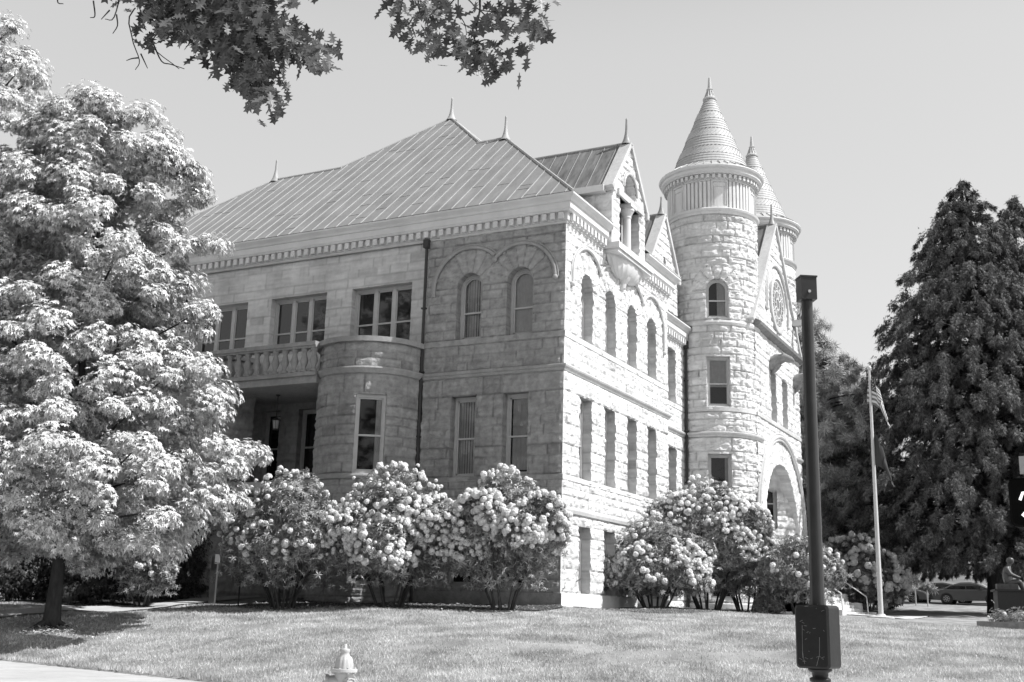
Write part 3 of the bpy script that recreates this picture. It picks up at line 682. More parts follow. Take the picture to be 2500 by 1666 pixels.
    for i in range(12):
        a = 2*PI*i/12; f.tube([(cx+.26*math.sin(a), cy-.26*math.cos(a), 23.86), (cx+.13*math.sin(a), cy-.13*math.cos(a), 24.24)], .015, 4)
    f.build('finial', CONEM, to)
    return to
T1 = (-.12, 16.47); T2 = (-.12, 23.93)
tower(*T1, .055, 51, True); tower(*T2, .1, 53, False)

# ================================================================== entrance bay between the towers
XE = 1.85; YC = 20.2; AZ = 3.8; AR = 3.0
hw = 4.15; zt = 12.6; za = 18.45; gs = 1.27
eops_ = [(YC-AR, YC+AR, 1.95, AZ, 1)]
for dy, wd in ((-3.85, 1.0), (-1.05, 1.0), (1.05, 1.0), (3.7, .9)): eops_.append((YC+dy-wd/2, YC+dy+wd/2, 8.66, 10.95))
w = MB()
def ekeep(u, v): return (v < zt-.1) | (v < za-np.abs(u-YC)*gs)
rose_c = (YC, 14.45); 
wall_patch(w, planeE(XE), YC-hw, YC+hw, -.4, za, eops_, .06, 71, polar=((YC, AZ, AR, 4.15, 17), (YC, 14.3, 1.3, 1.95, 13)), keep=ekeep, depth=.5, A=.03, B=.05)
wall_patch(w, planeS(YC-hw), -.5, XE, -.4, zt+.4, (), .1, 72); wall_patch(w, planeN(YC+hw), -XE, .5, -.4, zt+.4, (), .1, 73)
eb = bpart(w, 'entrance_wall', STONE, tones=True)
for o in eops_[1:]: window(ME(XE), *o[:4])
# deep arched porch: stone tunnel, screen and doors
w = MB(); na = 20
V = axis(XE-2.6, XE-.45, .08); A_ = np.concatenate([[-.62, -.46, -.31, -.155], np.linspace(0, PI, 34), PI+np.array([.155, .31, .46, .62])])
uu, aa = np.meshgrid(A_, V)
zz = np.where(uu < 0, AZ+uu*AR, np.where(uu > PI, AZ-(uu-PI)*AR, AZ+AR*np.sin(uu))); yy = np.where(uu < 0, YC+AR, np.where(uu > PI, YC-AR, YC+AR*np.cos(uu)))
hh, tt = rock((aa*1.0).ravel(), (zz*1.0+yy*.0).ravel(), 75, .01, .03); idx = np.arange(uu.size).reshape(uu.shape)
P = np.stack([aa.ravel(), yy.ravel(), zz.ravel()], 1); c0 = np.array([0, YC, AZ]); dirn = P-c0; dirn[:, 0] = 0; dirn /= np.linalg.norm(dirn, axis=1)[:, None]
P -= dirn*hh[:, None]
w.add(P, np.stack([idx[:-1, :-1], idx[1:, :-1], idx[1:, 1:], idx[:-1, 1:]], -1).reshape(-1, 4), tone=tt)
w.build('porch_vault', STONE, eb, tones=True)
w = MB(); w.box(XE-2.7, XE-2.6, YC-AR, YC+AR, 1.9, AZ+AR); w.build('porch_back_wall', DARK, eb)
w = MB(); xx = XE-2.5
for y in np.linspace(YC-AR+.1, YC+AR-.1, 7): w.box(xx-.05, xx+.05, y-.05, y+.05, 1.95, AZ+math.sqrt(max(0, AR*AR-(y-YC)**2))-.03)
w.box(xx-.05, xx+.05, YC-AR, YC+AR, 4.45, 4.6); w.box(xx-.05, xx+.05, YC-AR, YC+AR, 1.95, 2.2); w.box(xx-.05, xx+.05, YC-2.6, YC+2.6, 5.3, 5.38)
dd = bpart(w, 'door_screen', WPAINT); g = MB(); g.box(xx-.02, xx, YC-AR+.05, YC+AR-.05, 2.0, 4.4); g.build('pane', GLASSD, dd)
w = MB(); w.box(XE-2.6, XE+.05, YC-AR, YC+AR, 1.8, 1.95); w.build('porch_floor', CONC, eb)
w = MB(); arc_tube(w, ME(XE), YC, AZ, 4.25, PI, 0, .1, 48, knob=False); arc_tube(w, ME(XE), YC, AZ, 4.1, PI, 0, .06, 48, knob=False); w.build('arch_hood', TRIMS, eb)
w = MB(); arc_tube(w, ME(XE), YC, 14.3, 2.02, PI, 0, .07, 32, leg0=.5, leg1=.5); w.build('arch_hood', TRIMS, eb)
for ya in (YC+AR-.1, YC-AR-1.2): w = MB(); w.box(XE-.5, XE+.12, ya, ya+1.3, AZ-.16, AZ); w.build('impost', TRIMS, eb)
w = MB(); sweep(w, [(0, 8.42), (.08, 8.45), (.08, 8.6), (0, 8.64)], [(XE, YC-hw), (XE, YC+hw)]); w.build('sill_course', TRIMS, eb, smooth=False)
w = MB(); sweep(w, [(0, 12.35), (.12, 12.4), (.3, 12.5), (.34, 12.62), (.0, 12.8)], [(XE, YC-hw-.05), (XE, YC+hw+.1)]); w.build('ledge', TRIMD, eb)
# rose window
w = MB(); g = MB(); RW = 1.12
w.lathe([(RW+.28, -.02), (RW+.28, .1), (RW+.1, .12), (RW+.06, .05), (RW-.05, .05), (RW-.05, -.02)], (0, 0, 0), 40, M=lambda v: np.c_[XE+.03+v[:, 2], YC+v[:, 0], 14.45+v[:, 1]])
for r_ in (.28, .66): w.lathe([(r_+.035, .0), (r_+.035, .06), (r_-.035, .06), (r_-.035, .0)], (0, 0, 0), 32, M=lambda v: np.c_[XE+.03+v[:, 2], YC+v[:, 0], 14.45+v[:, 1]])
for i in range(12):
    a = 2*PI*i/12; w.tube([(XE+.07, YC+.28*math.cos(a), 14.45+.28*math.sin(a)), (XE+.07, YC+RW*math.cos(a), 14.45+RW*math.sin(a))], .03, 5)
    a += PI/12; w.lathe([(.15, 0), (.15, .05), (.11, .05), (.11, 0)], (0, 0, 0), 12, M=lambda v, a=a: np.c_[XE+.04+v[:, 2], YC+.88*math.cos(a)+v[:, 0], 14.45+.88*math.sin(a)+v[:, 1]])
g.add(np.array([(XE+.065, YC+RW*math.cos(2*PI*i/32), 14.45+RW*math.sin(2*PI*i/32)) for i in range(32)]), [tuple(range(32))])
rw = bpart(w, 'rose_window', TRIMS); g.build('pane', mat('frosted_glass', .2, .2, .3, 3, spec=.6), rw)
# gable coping, roof, finial
t = MB()
for sg in (-1, 1):
    L = 4.6*math.hypot(1, gs); e = np.array([0, sg, -gs])/math.hypot(1, gs); nrm = np.array([0, sg*gs, 1])/math.hypot(1, gs); A = np.array([XE, YC, za]); v = []
    for d in (-.02, L):
        for (o, n_) in ((-.3, -.05), (.14, -.05), (.14, .12), (-.3, .12)): v.append(A+e*d+np.array([o, 0, 0])+nrm*n_)
    t.add(np.array(v), [(0, 1, 5, 4), (1, 2, 6, 5), (2, 3, 7, 6), (3, 0, 4, 7), (0, 3, 2, 1), (4, 5, 6, 7)])
t.build('coping', TRIMS, eb)
m = MB(); s = MB()
for sg in (-1, 1):
    pts = [(XE-.25, YC, za+.05), (-9, YC, za+.05), (-9, YC+sg*4.4, za+.05-4.4*gs), (XE-.25, YC+sg*4.4, za+.05-4.4*gs)]; roof_quad(m, s, pts if sg > 0 else pts[::-1], (1, 0, 0), sp=.6)
s.tube([(XE, YC, za+.07), (-9, YC, za+.07)], .05, 6)
m.build('entrance_roof', ROOFX, eb); s.build('roof_seam', FINM, eb); finial((XE-.1, YC, za+.12), 1.0, .15, parent=eb)
# carved beasts jutting from the front
for yy_ in (18.75, 23.3):
    w = MB(); w.tube([(XE-.1, yy_, 11.15), (XE+.35, yy_, 11.45), (XE+.7, yy_, 11.5), (XE+.95, yy_, 11.38), (XE+1.1, yy_, 11.3)], [.3, .27, .2, .15, .06], 10)
    w.tube([(XE+.62, yy_-.12, 11.62), (XE+.6, yy_-.17, 11.78)], [.06, .02], 6); w.tube([(XE+.62, yy_+.12, 11.62), (XE+.6, yy_+.17, 11.78)], [.06, .02], 6)
    w.tube([(XE, yy_, 10.75), (XE+.25, yy_, 11.0), (XE+.4, yy_, 11.25)], [.08, .12, .16], 8); bpart(w, 'gargoyle', TRIMD, smooth=True)

# ================================================================== GROUND
P0 = np.array([-7.74, -13.37]); EN = np.array([.2582, .9661]); ED = np.array([.9661, -.2582])
RIDGES = ((2.3, -11.2, 5.4, -10.6, .1), (6.3, -12.0, 9.4, -9.9, .12), (11.0, -13.0, 13.0, -12.6, .08), (-4.6, -9.3, -2.8, -8.6, .06))
def edist(x, y): return (x-P0[0])*EN[0]+(y-P0[1])*EN[1]
CPTS = np.array([(-40, -5.5, -1.46), (-15, -11.4, -1.46), (-7.74, -13.37, -1.46), (-3.3, -14.6, -1.46), (.12, -15.5, -1.46), (6, -17, -1.46), (12, -18.6, -1.46), (22, -21.3, -1.46), (45, -27.5, -1.46),
    (-9.6, -10.4, -.8), (-11.2, -11.37, -.7), (-12.8, -10.1, -.62), (-16, -8.5, -.5), (-11.1, -6, -.42), (-12.7, -4.5, -.26), (-14.1, -3.9, -.1), (-30, 0, -.6), (0, -1, .0), (1, 1, .0), (-5, -2.5, -.03), (-9, -3, -.08), (-20, -2, -.3),
    (2, 3, .02), (3.5, 8, .06), (4.5, 13, .1), (5.5, 18, .1), (7, 22, .1), (8.5, 17, .0), (12, 11, -.25), (18, 10, -.5), (10.5, 23, .15), (16, 23, .0), (8, 34, .45), (2, -7, -.42), (-4, -8, -.52), (8, -8, -.62), (14, -5, -.55), (8, 1, -.12),
    (0, -12, -.98), (8, -13, -1.02), (16, -12, -.98), (30, -8, -.8), (0, 44, .85), (12, 45, .8), (30, 45, .8), (4, 54, 1.25), (16, 54, 1.25), (40, 15, -.2), (-30, 30, 0), (-30, 60, 1.2), (5, 60, 1.25), (40, 70, 1.25), (60, -20, -1.3), (-60, 10, -.6), (60, 40, .6)])
def _tps(r2): return np.where(r2 > 0, r2*np.log(r2+1e-12), 0)
_n = len(CPTS); _D = _tps(((CPTS[:, None, :2]-CPTS[None, :, :2])**2).sum(-1)); _A = np.zeros((_n+3, _n+3)); _A[:_n, :_n] = _D+np.eye(_n)*1.5; _A[:_n, _n] = 1; _A[:_n, _n+1:] = CPTS[:, :2]; _A[_n:, :_n] = _A[:_n, _n:].T
_W = np.linalg.solve(_A, np.concatenate([CPTS[:, 2], np.zeros(3)]))
def ground(x, y):
    x = np.atleast_1d(np.asarray(x, float)); y = np.atleast_1d(np.asarray(y, float)); xc = np.clip(x, -60, 60); yc = np.clip(y, -30, 60)
    out = np.zeros(x.shape)
    for i in range(0, x.size, 20000):
        X = xc.ravel()[i:i+20000]; Y = yc.ravel()[i:i+20000]
        out.ravel()[i:i+20000] = _tps((X[:, None]-CPTS[None, :, 0])**2+(Y[:, None]-CPTS[None, :, 1])**2)@_W[:_n]+_W[_n]+_W[_n+1]*X+_W[_n+2]*Y
    e = edist(x, y); lump = np.zeros_like(x)
    for (ax_, ay_, bx_, by_, hh_) in RIDGES:
        t_ = np.clip(((x-ax_)*(bx_-ax_)+(y-ay_)*(by_-ay_))/((bx_-ax_)**2+(by_-ay_)**2), 0, 1); dd_ = np.hypot(x-ax_-t_*(bx_-ax_), (y-ay_-t_*(by_-ay_))+.12*np.sin(x*1.7)); lump = lump+hh_*np.exp(-(dd_/.28)**2)
    lump = lump+(fbm(x*1.7, y*1.7, 13, 2)-.5)*.05*np.clip(e/2, 0, 1)
    lump = lump+(fbm(x*.35+9, y*.35+4, 3, 3)-.5)*.16*np.clip(e/3, 0, 1)*np.clip((60-y)/10, 0, 1)
    z = out+lump; z = np.where(e < .9, -1.46+(z+1.46)*np.clip(e/.9, 0, 1), z)
    z = np.where(e < 0, -1.6, z)
    z = np.where(y > 66, z+(y-66)*.085*np.clip((y-66)/20, 0, 1), z)
    return z
_unused = 0
def gz(x, y): return float(ground(x, y)[0])
xs = np.concatenate([np.arange(-400, -60, 20), np.arange(-60, -22, 2), np.arange(-22, 26, .3), np.arange(26, 60, 2), np.arange(60, 401, 20)])
ys = np.concatenate([np.arange(-260, -60, 20), np.arange(-60, -24, 2), np.arange(-24, -4, .18), np.arange(-4, 30, .3), np.arange(30, 70, 1.5), np.arange(70, 400, 15)])
gx, gy = np.meshgrid(xs, ys); g_z = ground(gx, gy)
# keep the lawn edge exact: rows crossing the kerb line snap down
idx = np.arange(gx.size).reshape(gx.shape)
w = MB(); w.add(np.stack([gx.ravel(), gy.ravel(), g_z.ravel()], 1), np.stack([idx[:-1, :-1], idx[:-1, 1:], idx[1:, 1:], idx[1:, :-1]], -1).reshape(-1, 4))
lawn = w.build('lawn', LAWN, None, True); tag(lawn, kind='structure')
def strip(name, e0, e1, s0, s1, z, m, thick=.12, n=60):
    w = MB(); S = np.linspace(s0, s1, n)
    a = P0[None]+ED[None]*S[:, None]+EN[None]*e0; b = P0[None]+ED[None]*S[:, None]+EN[None]*e1
    v = np.vstack([np.c_[a, np.full(n, z)], np.c_[b, np.full(n, z)], np.c_[a, np.full(n, z-thick)], np.c_[b, np.full(n, z-thick)]]); i = np.arange(n-1)
    f = np.vstack([np.stack([i, i+1, i+1+n, i+n], 1), np.stack([i+2*n, i+1+2*n, i+1, i], 1), np.stack([i+n, i+1+n, i+1+3*n, i+3*n], 1)]); w.add(v, f)
    o = w.build(name, m); tag(o, kind='structure'); return o
strip('sidewalk', -5.6, .02, -60, 70, -1.5, SIDEW); strip('kerb', -5.76, -5.604, -60, 70, -1.497, CONC, .2); strip('road', -30, -5.7, -150, 150, -1.65, ASPH, .02)
w = MB()
for s in np.arange(-58, 70, 1.6):
    a = P0+ED*s; w.add(np.array([[*(a+EN*-5.55), -1.4985], [*(a+ED*.012+EN*-5.55), -1.4985], [*(a+ED*.012-EN*.02), -1.4985], [*(a-EN*.02), -1.4985]]), [(0, 1, 2, 3)])
tag(w.build('sidewalk_joints', ASPH), kind='structure')
def sheet(name, pts, m, lift=.012, sub=14, thick=0):
    """quad strip laid on the ground between two polylines"""
    A, B = np.array(pts[0], float), np.array(pts[1], float); n = len(A); rows = []
    for i in range(n): rows.append(A[i][None]*(1-np.linspace(0, 1, sub))[:, None]+B[i][None]*np.linspace(0, 1, sub)[:, None])
    Q = np.array(rows); z = ground(Q[..., 0], Q[..., 1])+lift; idx = np.arange(n*sub).reshape(n, sub)
    w = MB(); w.add(np.c_[Q.reshape(-1, 2), z.ravel()], np.stack([idx[:-1, :-1], idx[:-1, 1:], idx[1:, 1:], idx[1:, :-1]], -1).reshape(-1, 4)); o = w.build(name, m, None, True); tag(o, kind='structure'); return o
def densify(p, n=60):
    p = np.array(p, float); t = np.linspace(0, len(p)-1, n); i = np.minimum(t.astype(int), len(p)-2); f = (t-i)[:, None]; return p[i]*(1-f)+p[i+1]*f
sheet('path', (densify([(-11.2, -13.4), (-11.2, -9), (-11.1, -5), (-11.1, -.3)]), densify([(-12.8, -13.0), (-12.8, -9), (-12.7, -5), (-12.7, -.3)])), SIDEW, .04)
sheet('mulch_bed', (densify([(-9.4, -4.6), (-7, -4.9), (-4, -3.9), (-1.5, -2.9), (.4, -2.0), (.5, -.8)]), densify([(-9.4, -.3), (-7, -.3), (-4, .2), (-1.5, .2), (-.2, .2), (-.1, .1)])), MULCH, .03, 20)
sheet('mulch_bed', (densify([(-30, -6.6), (-18, -6.6), (-14.8, -5.8), (-13.3, -4.6), (-12.9, -3)]), densify([(-30, -.3), (-18, -.3), (-14.6, -.3), (-13.3, -.3), (-12.9, -.3)])), MULCH, .03, 20)
sheet('mulch_bed', (densify([(3.6, .8), (4.2, 4), (4.6, 8), (4.9, 12), (4.9, 16)]), densify([(-.1, .8), (-.1, 4), (-.1, 8), (-.5, 12), (-.5, 16)])), MULCH, .03, 20)
sheet('road', (densify([(-60, 50), (0, 50), (60, 52)]), densify([(-60, 60), (0, 60), (60, 62)])), ASPH, .03, 10)
sheet('sidewalk', (densify([(4.9, 17), (4.9, 20), (4.9, 23.5)]), densify([(7.6, 16.5), (7.6, 20), (7.6, 23.5)])), CONC, .03, 10)

sheet('hillside', (densify([(-40, 63.5), (10, 63.5), (60, 65)]), densify([(-60, 150), (10, 150), (90, 150)])), mat('rough_hillside', .2, .95, .5, .6, .03, 8), .25, 24)
# ------------------------------------------------------------------ leaf clouds
def frames(nrm, r):
    nrm = nrm/np.linalg.norm(nrm, axis=1)[:, None]; t = r.normal(size=nrm.shape); a = np.cross(nrm, t); a /= np.linalg.norm(a, axis=1)[:, None]; b = np.cross(nrm, a); return a, b, nrm
def scatter(mb, tv, tf, pos, nrm, size, r, heading=None, mat=None):
    """copies of a small template mesh (leaf) gathered in one mesh"""
    n = len(pos); 
    if heading is None: a, b, c = frames(nrm, r)
    else:
        c = nrm/np.linalg.norm(nrm, axis=1)[:, None]; a = heading-(heading*c).sum(1)[:, None]*c; a /= np.linalg.norm(a, axis=1)[:, None]+1e-9; b = np.cross(c, a)
    tv = np.asarray(tv, float); V = pos[:, None]+size[:, None, None]*(tv[None, :, 0:1]*a[:, None]+tv[None, :, 1:2]*b[:, None]+tv[None, :, 2:3]*c[:, None])
    m = len(tv)
    for k in set(len(f) for f in tf):
        ff = np.array([f for f in tf if len(f) == k]); F = (ff[None]+(np.arange(n)*m)[:, None, None]).reshape(-1, k)
        if k == max(len(f) for f in tf): mb.add(V.reshape(-1, 3), F, mat)
        else: raise ValueError
def lobes(specs, w=.16):
    v = []; f = []
    for (a, l) in specs:
        a = R(a); d = np.array([math.cos(a), math.sin(a)]); p = np.array([-d[1], d[0]]); b = len(v)
        v += [(0, 0, 0), (*(d*l*.45+p*w*l), .03), (*(d*l), -.16*l), (*(d*l*.45-p*w*l), .03)]; f.append((b, b+1, b+2, b+3))
    return np.array(v), f
STAR = lobes([(-85, .62), (-42, .88), (0, 1), (42, .88), (85, .62)], .17)
WHORL = lobes([(k*60+random.uniform(-12, 12), random.uniform(.8, 1)) for k in range(6)], .15)
LEAF1 = (np.array([(0, 0, 0), (.5, .22, .04), (1, 0, -.05), (.5, -.22, .04)]), [(0, 1, 2, 3)])
FROND = lobes([(a, l) for a, l in ((0, 1), (24, .75), (-24, .75), (50, .5), (-50, .5))], .085)
FEATH = lobes([(a, l) for a, l in ((0, 1), (20, .7), (-20, .7))], .07)
TUFT = lobes([(a, 1) for a in range(0, 360, 40)], .05)
OAKV = [(0, 0), (.12, .07), (.2, .05), (.24, .3), (.34, .1), (.44, .12), (.5, .42), (.6, .16), (.7, .15), (.8, .33), (.84, .12), (1.05, 0)]
_o = [(x, y, .02) for x, y in OAKV]+[(x, -y, .02) for x, y in OAKV[-2:0:-1]]
OAKF = (np.array([( .5, 0, 0)]+_o), [(0, i+1, (i+1) % len(_o)+1) for i in range(len(_o))])
PETALS = []
def truss_template():
    r = np.random.default_rng(5); v = []; f = []; n = 15
    for i in range(n):
        z = 1-1.45*(i+.5)/n; a = i*2.4; q = math.sqrt(max(0, 1-z*z)); d = np.array([q*math.cos(a), q*math.sin(a), z]); t = np.cross(d, [.3, .2, 1]); t /= np.linalg.norm(t); u = np.cross(d, t); b = len(v); s = .48
        c = d*.72
        v.append(tuple(d*1.06)); ring = []
        for k in range(5):
            an = 2*PI*k/5+i; ring.append(tuple(c+d*.1+(t*math.cos(an)+u*math.sin(an))*s))
        v += ring
        for k in range(5): f.append((b, b+1+k, b+1+(k+1) % 5))
    return np.array(v), f
TRUSS = truss_template()

def smooth(P, k=4):
    P = np.array(P, float)
    if len(P) < 3: return P
    E_ = np.vstack([2*P[0]-P[1], P, 2*P[-1]-P[-2]]); out = []
    for i in range(1, len(E_)-2):
        for t in np.arange(k)/k: out.append(.5*((2*E_[i])+(-E_[i-1]+E_[i+1])*t+(2*E_[i-1]-5*E_[i]+4*E_[i+1]-E_[i+2])*t*t+(-E_[i-1]+3*E_[i]-3*E_[i+1]+E_[i+2])*t**3))
    return np.array(out+[P[-1]])
def tube_curve(p0, p1, sag, k=6, jit=0, r=random):
    p0 = np.array(p0, float); p1 = np.array(p1, float); P = []
    for i in range(k+1):
        t = i/k; q = p0*(1-t)+p1*t; q = q+np.array([0, 0, sag*math.sin(PI*t)]); 
        if 0 < i < k: q = q+np.array([r.uniform(-jit, jit) for _ in range(3)])
        P.append(q)
    return P

def broadleaf_tree(name, label, cat, base, H, prof, nclump, nleaf, leaf, trunk_r, bole, seed, lm, group=None, template=STAR, lean=(0, 0), droop=.35, csz=.85, limbs=26):
    """prof: (height fraction, radius) envelope of the crown"""
    r = np.random.default_rng(seed); rr = random.Random(seed); t = thing(name, label, cat, base, 0, group)
    hs = np.array([p[0] for p in prof])*H; rs = np.array([p[1] for p in prof])
    ax = lambda z: np.array([lean[0]*z/H, lean[1]*z/H])
    C = []; 
    w_ = np.interp(np.linspace(hs[0], hs[-1], 200), hs, rs)+.3; cdf = np.cumsum(w_)/w_.sum()
    for i in range(nclump):
        z = np.interp(r.random(), cdf, np.linspace(hs[0], hs[-1], 200)); Rz = np.interp(z, hs, rs); a = r.random()*2*PI
        k = (r.random()**.38); q = max(0, Rz-csz*.45)*k*(1+.12*math.sin(a*3+seed)+.1*math.sin(a*5+z)); C.append((ax(z)[0]+q*math.cos(a), ax(z)[1]+q*math.sin(a), z, k))
    C = np.array(C); mb = MB(); per = nleaf//nclump; P = []; Nn = []; Hd = []
    for c in C:
        s = csz*r.uniform(.4, 1.35); d = r.normal(size=(per, 3)); d /= np.linalg.norm(d, axis=1)[:, None]; rad = r.random(per)**.45
        p = d*rad[:, None]*np.array([s, s, s*.62]); p[:, 2] -= droop*(p[:, 0]**2+p[:, 1]**2)/s
        P.append(p+c[:3]); o = np.array([c[0], c[1], 0])-np.array([*ax(c[2]), 0]); o = o/(np.linalg.norm(o)+.01)
        nn = d*.7+np.array([0, 0, .75])+o*.45+r.normal(size=(per, 3))*.3; Nn.append(nn); Hd.append(o+d*.6+np.array([0, 0, -.6])+r.normal(size=(per, 3))*.35)
    P = np.vstack(P); Nn = np.vstack(Nn); Hd = np.vstack(Hd)
    scatter(mb, *template, P, Nn, leaf*r.uniform(.65, 1.25, len(P)), r, Hd); mb.build('crown', lm, t)
    b = MB(); tp = [(ax(z)[0]+.05*math.sin(z*1.3)*(z > 1), ax(z)[1]+.05*math.cos(z*1.1)*(z > 1), z) for z in np.linspace(-.25, H*.86, 14)]
    rad = [trunk_r*(1.55 if i == 0 else 1.18 if i == 1 else 1)*(1-.9*i/14) for i in range(14)]; b.tube(tp, rad, 12); b.build('trunk', BARK, t, True)
    if name == 'star_leaved_tree':
        q_ = MB()
        for k in range(7):
            a = 2*PI*k/7+r.random()*.5; L_ = trunk_r*r.uniform(3.2, 5.5); q_.tube([(.3*trunk_r*math.cos(a), .3*trunk_r*math.sin(a), .42), (trunk_r*1.05*math.cos(a), trunk_r*1.05*math.sin(a), .16), (L_*.6*math.cos(a+.2), L_*.6*math.sin(a+.2), .03), (L_*math.cos(a+.3), L_*math.sin(a+.3), -.06)], [trunk_r*.5, trunk_r*.42, trunk_r*.25, trunk_r*.1], 7, False)
        q_.build('root', BARK, t, True)
    l = MB(); pick = C[np.argsort(-C[:, 3])][:limbs*2:2]
    for c in pick:
        z0 = max(bole, c[2]-abs(c[0])*.5-1.2); p0 = (*ax(z0), z0); l.tube(tube_curve(p0, c[:3], .25, 6, .08, rr), np.linspace(trunk_r*.3, .015, 7), 6, False)
    if len(pick): l.build('limb', BARK, t, True)
    return t

tb = survey(125, 1528, 32); TB = (tb[0], tb[1], gz(tb[0], tb[1])-.02)
hx = 1/2768*32*1.03
prof1 = [(.118, 1.6), (.15, 3.6), (.2, 4.3), (.28, 4.95), (.34, 4.35), (.42, 3.6), (.53, 3.4), (.65, 3.2), (.75, 2.95), (.85, 2.6), (.92, 2.15), (.97, 1.3), (1.0, .4)]
broadleaf_tree('star_leaved_tree', 'sunlit star-leaved tree with slim dark trunk rising from the lawn at left', 'tree', TB, 14.75, prof1, 700, 140000, .14, .17, 2.2, 101, LEAFM, lean=(-.15, .1), csz=.54, droop=.16)
t2 = survey(-360, 1500, 36)
broadleaf_tree('star_leaved_tree', 'taller star-leaved tree beyond the left edge, its crown rising highest at top left', 'tree', (t2[0], t2[1], gz(t2[0], t2[1])), 19.0, [(.14, 2), (.3, 4.6), (.5, 5), (.7, 4.2), (.85, 3.5), (.93, 2.9), (1, .6)], 560, 84000, .14, .24, 3, 103, LEAFM, lean=(.6, .1), csz=.6, droop=.16)

# ------------------------------------------------------------------ rhododendrons
def rhodo(label, px, py, d, rx, rz, top_z, seed, nfl=300, nlf=3200, stems=9, ry=None, skirt=.3, group='flowering rhododendrons around the building', name='rhododendron', lm=None, pm=None, fs=.088, flow_top=False):
    p = survey(px, py, d); g0 = gz(p[0], p[1]); r = np.random.default_rng(seed); rr = random.Random(seed); ry = ry or rx*.85
    t = thing(name, label, 'shrub', (p[0], p[1], g0), 0, group); H = top_z-g0; zc = H-rz
    # lumpy crown made of several domes
    doms = [(0, 0, zc, rx*.72, ry*.72, rz)]
    for k in range(7):
        a = 2*PI*k/7+r.random(); doms.append((rx*.62*math.cos(a), ry*.5*math.sin(a), zc+rz*r.uniform(-.6, .2), rx*.48, ry*.5, rz*r.uniform(.5, .66)))
    def surf(n, lo=-.75, shell=(.86, 1.04)):
        out = []; nn = []
        while len(out) < n:
            D = doms[r.integers(len(doms))]; d_ = r.normal(size=3); d_ /= np.linalg.norm(d_)
            if d_[2] < lo: continue
            q = np.array(D[3:6])*d_*r.uniform(*shell); pt = np.array(D[:3])+q
            inside = False
            for E_ in doms:
                if E_ is D: continue
                if (((pt-np.array(E_[:3]))/np.array(E_[3:6]))**2).sum() < .72: inside = True; break
            if inside or pt[2] < H*skirt*.8: continue
            out.append(pt); nn.append(d_/np.array(D[3:6]))
        return np.array(out), np.array(nn)
    lf, ln = surf(nlf, -.95, (.55, 1.05)); ln = ln/np.linalg.norm(ln, axis=1)[:, None]
    m = MB(); dn_ = 1+.16*(fbm(lf[:, 0]*2.3+seed, lf[:, 1]*2.3+lf[:, 2]*2.9, seed, 2)-.5)*2; cc_ = np.array([0, 0, zc]); lf = cc_+(lf-cc_)*dn_[:, None]
    scatter(m, *WHORL, lf, ln+r.normal(size=lf.shape)*.5+[0, 0, .35], r.uniform(.12, .19, len(lf)), r)
    lo2 = np.c_[r.normal(size=(nlf//7, 2))*[rx*.42, ry*.4], r.uniform(H*.15, H*.5, nlf//7)]; scatter(m, *WHORL, lo2, r.normal(size=lo2.shape)+[0, 0, .6], r.uniform(.1, .17, len(lo2)), r); m.build('foliage', lm or LEAFR, t)
    if nfl:
        fs = fs*1.0
        fp, fn = surf(int(nfl*4.2), -.5 if not flow_top else .1, (.95, 1.1)); dn_ = 1+.16*(fbm(fp[:, 0]*2.3+seed, fp[:, 1]*2.3+fp[:, 2]*2.9, seed, 2)-.5)*2; fp = cc_+(fp-cc_)*dn_[:, None]; cl_ = fbm(fp[:, 0]*1.6+seed*3, fp[:, 2]*1.6+fp[:, 1], seed+7, 2) > .42; fp = fp[cl_]; fn = fn[cl_]; m = MB(); fn = fn/np.linalg.norm(fn, axis=1)[:, None]
        scatter(m, *TRUSS, fp, fn+[0, 0, .3], fs*(.5+.75*r.random(len(fp))**1.5+.15*r.random(len(fp))), r); m.build('blossom', pm or PETAL, t)
    s = MB()
    for k in range(stems):
        a = 2*PI*k/stems+r.random()*.6; b0 = (rx*.16*math.cos(a), ry*.16*math.sin(a), -.08); top = (rx*.7*math.cos(a)*r.uniform(.5, 1), ry*.6*math.sin(a), zc+rz*.2)
        mid = (b0[0]*1.5+top[0]*.35+r.uniform(-.15, .15), b0[1]*1.5+top[1]*.35, H*.28); mid2 = (top[0]*.75+r.uniform(-.12, .12), top[1]*.7, H*.5)
        j_ = lambda p_, q_: tuple(c_+r.uniform(-q_, q_) for c_ in p_)
        s.tube([b0, j_(((b0[0]+mid[0])/2, (b0[1]+mid[1])/2, H*.14), .08), j_(mid, .1), j_(((mid[0]+mid2[0])/2, (mid[1]+mid2[1])/2, H*.4), .12), mid2, top], [.04, .034, .03, .026, .022, .01], 6, False)
        s.tube([mid, j_((mid[0]*1.3, mid[1]*1.2, H*.42), .15), j_((top[0]*.5, top[1]*.4, H*.6), .25)], [.024, .018, .01], 5, False)
    s.build('stem', BARKP, t, True); return t
rhodo('rhododendron with few blossoms beside the bow front, left of the heavy blooming one', 690, 1470, 35.0, 1.85, 1.45, 3.8, 201, nfl=150, nlf=5200, stems=11)
rhodo('tall rhododendron smothered in white blossom in front of the downpipe', 950, 1478, 34.2, 2.1, 1.65, 4.0, 202, nfl=430, nlf=4200, stems=10)
rhodo('rounded blossoming rhododendron next to the sunlit corner of the building', 1228, 1482, 32.9, 1.72, 1.5, 3.85, 203, nfl=360, nlf=4000, stems=7, ry=1.2)
rhodo('blossoming rhododendron hiding the first basement windows of the sunlit front', 1600, 1485, 39.0, 1.85, 1.5, 3.1, 204, nfl=230, nlf=4800, stems=10, ry=1.4)
rhodo('tallest pale rhododendron below the near turret', 1730, 1488, 42.0, 2.1, 1.9, 4.75, 205, nfl=380, nlf=5200, stems=12, ry=1.7)
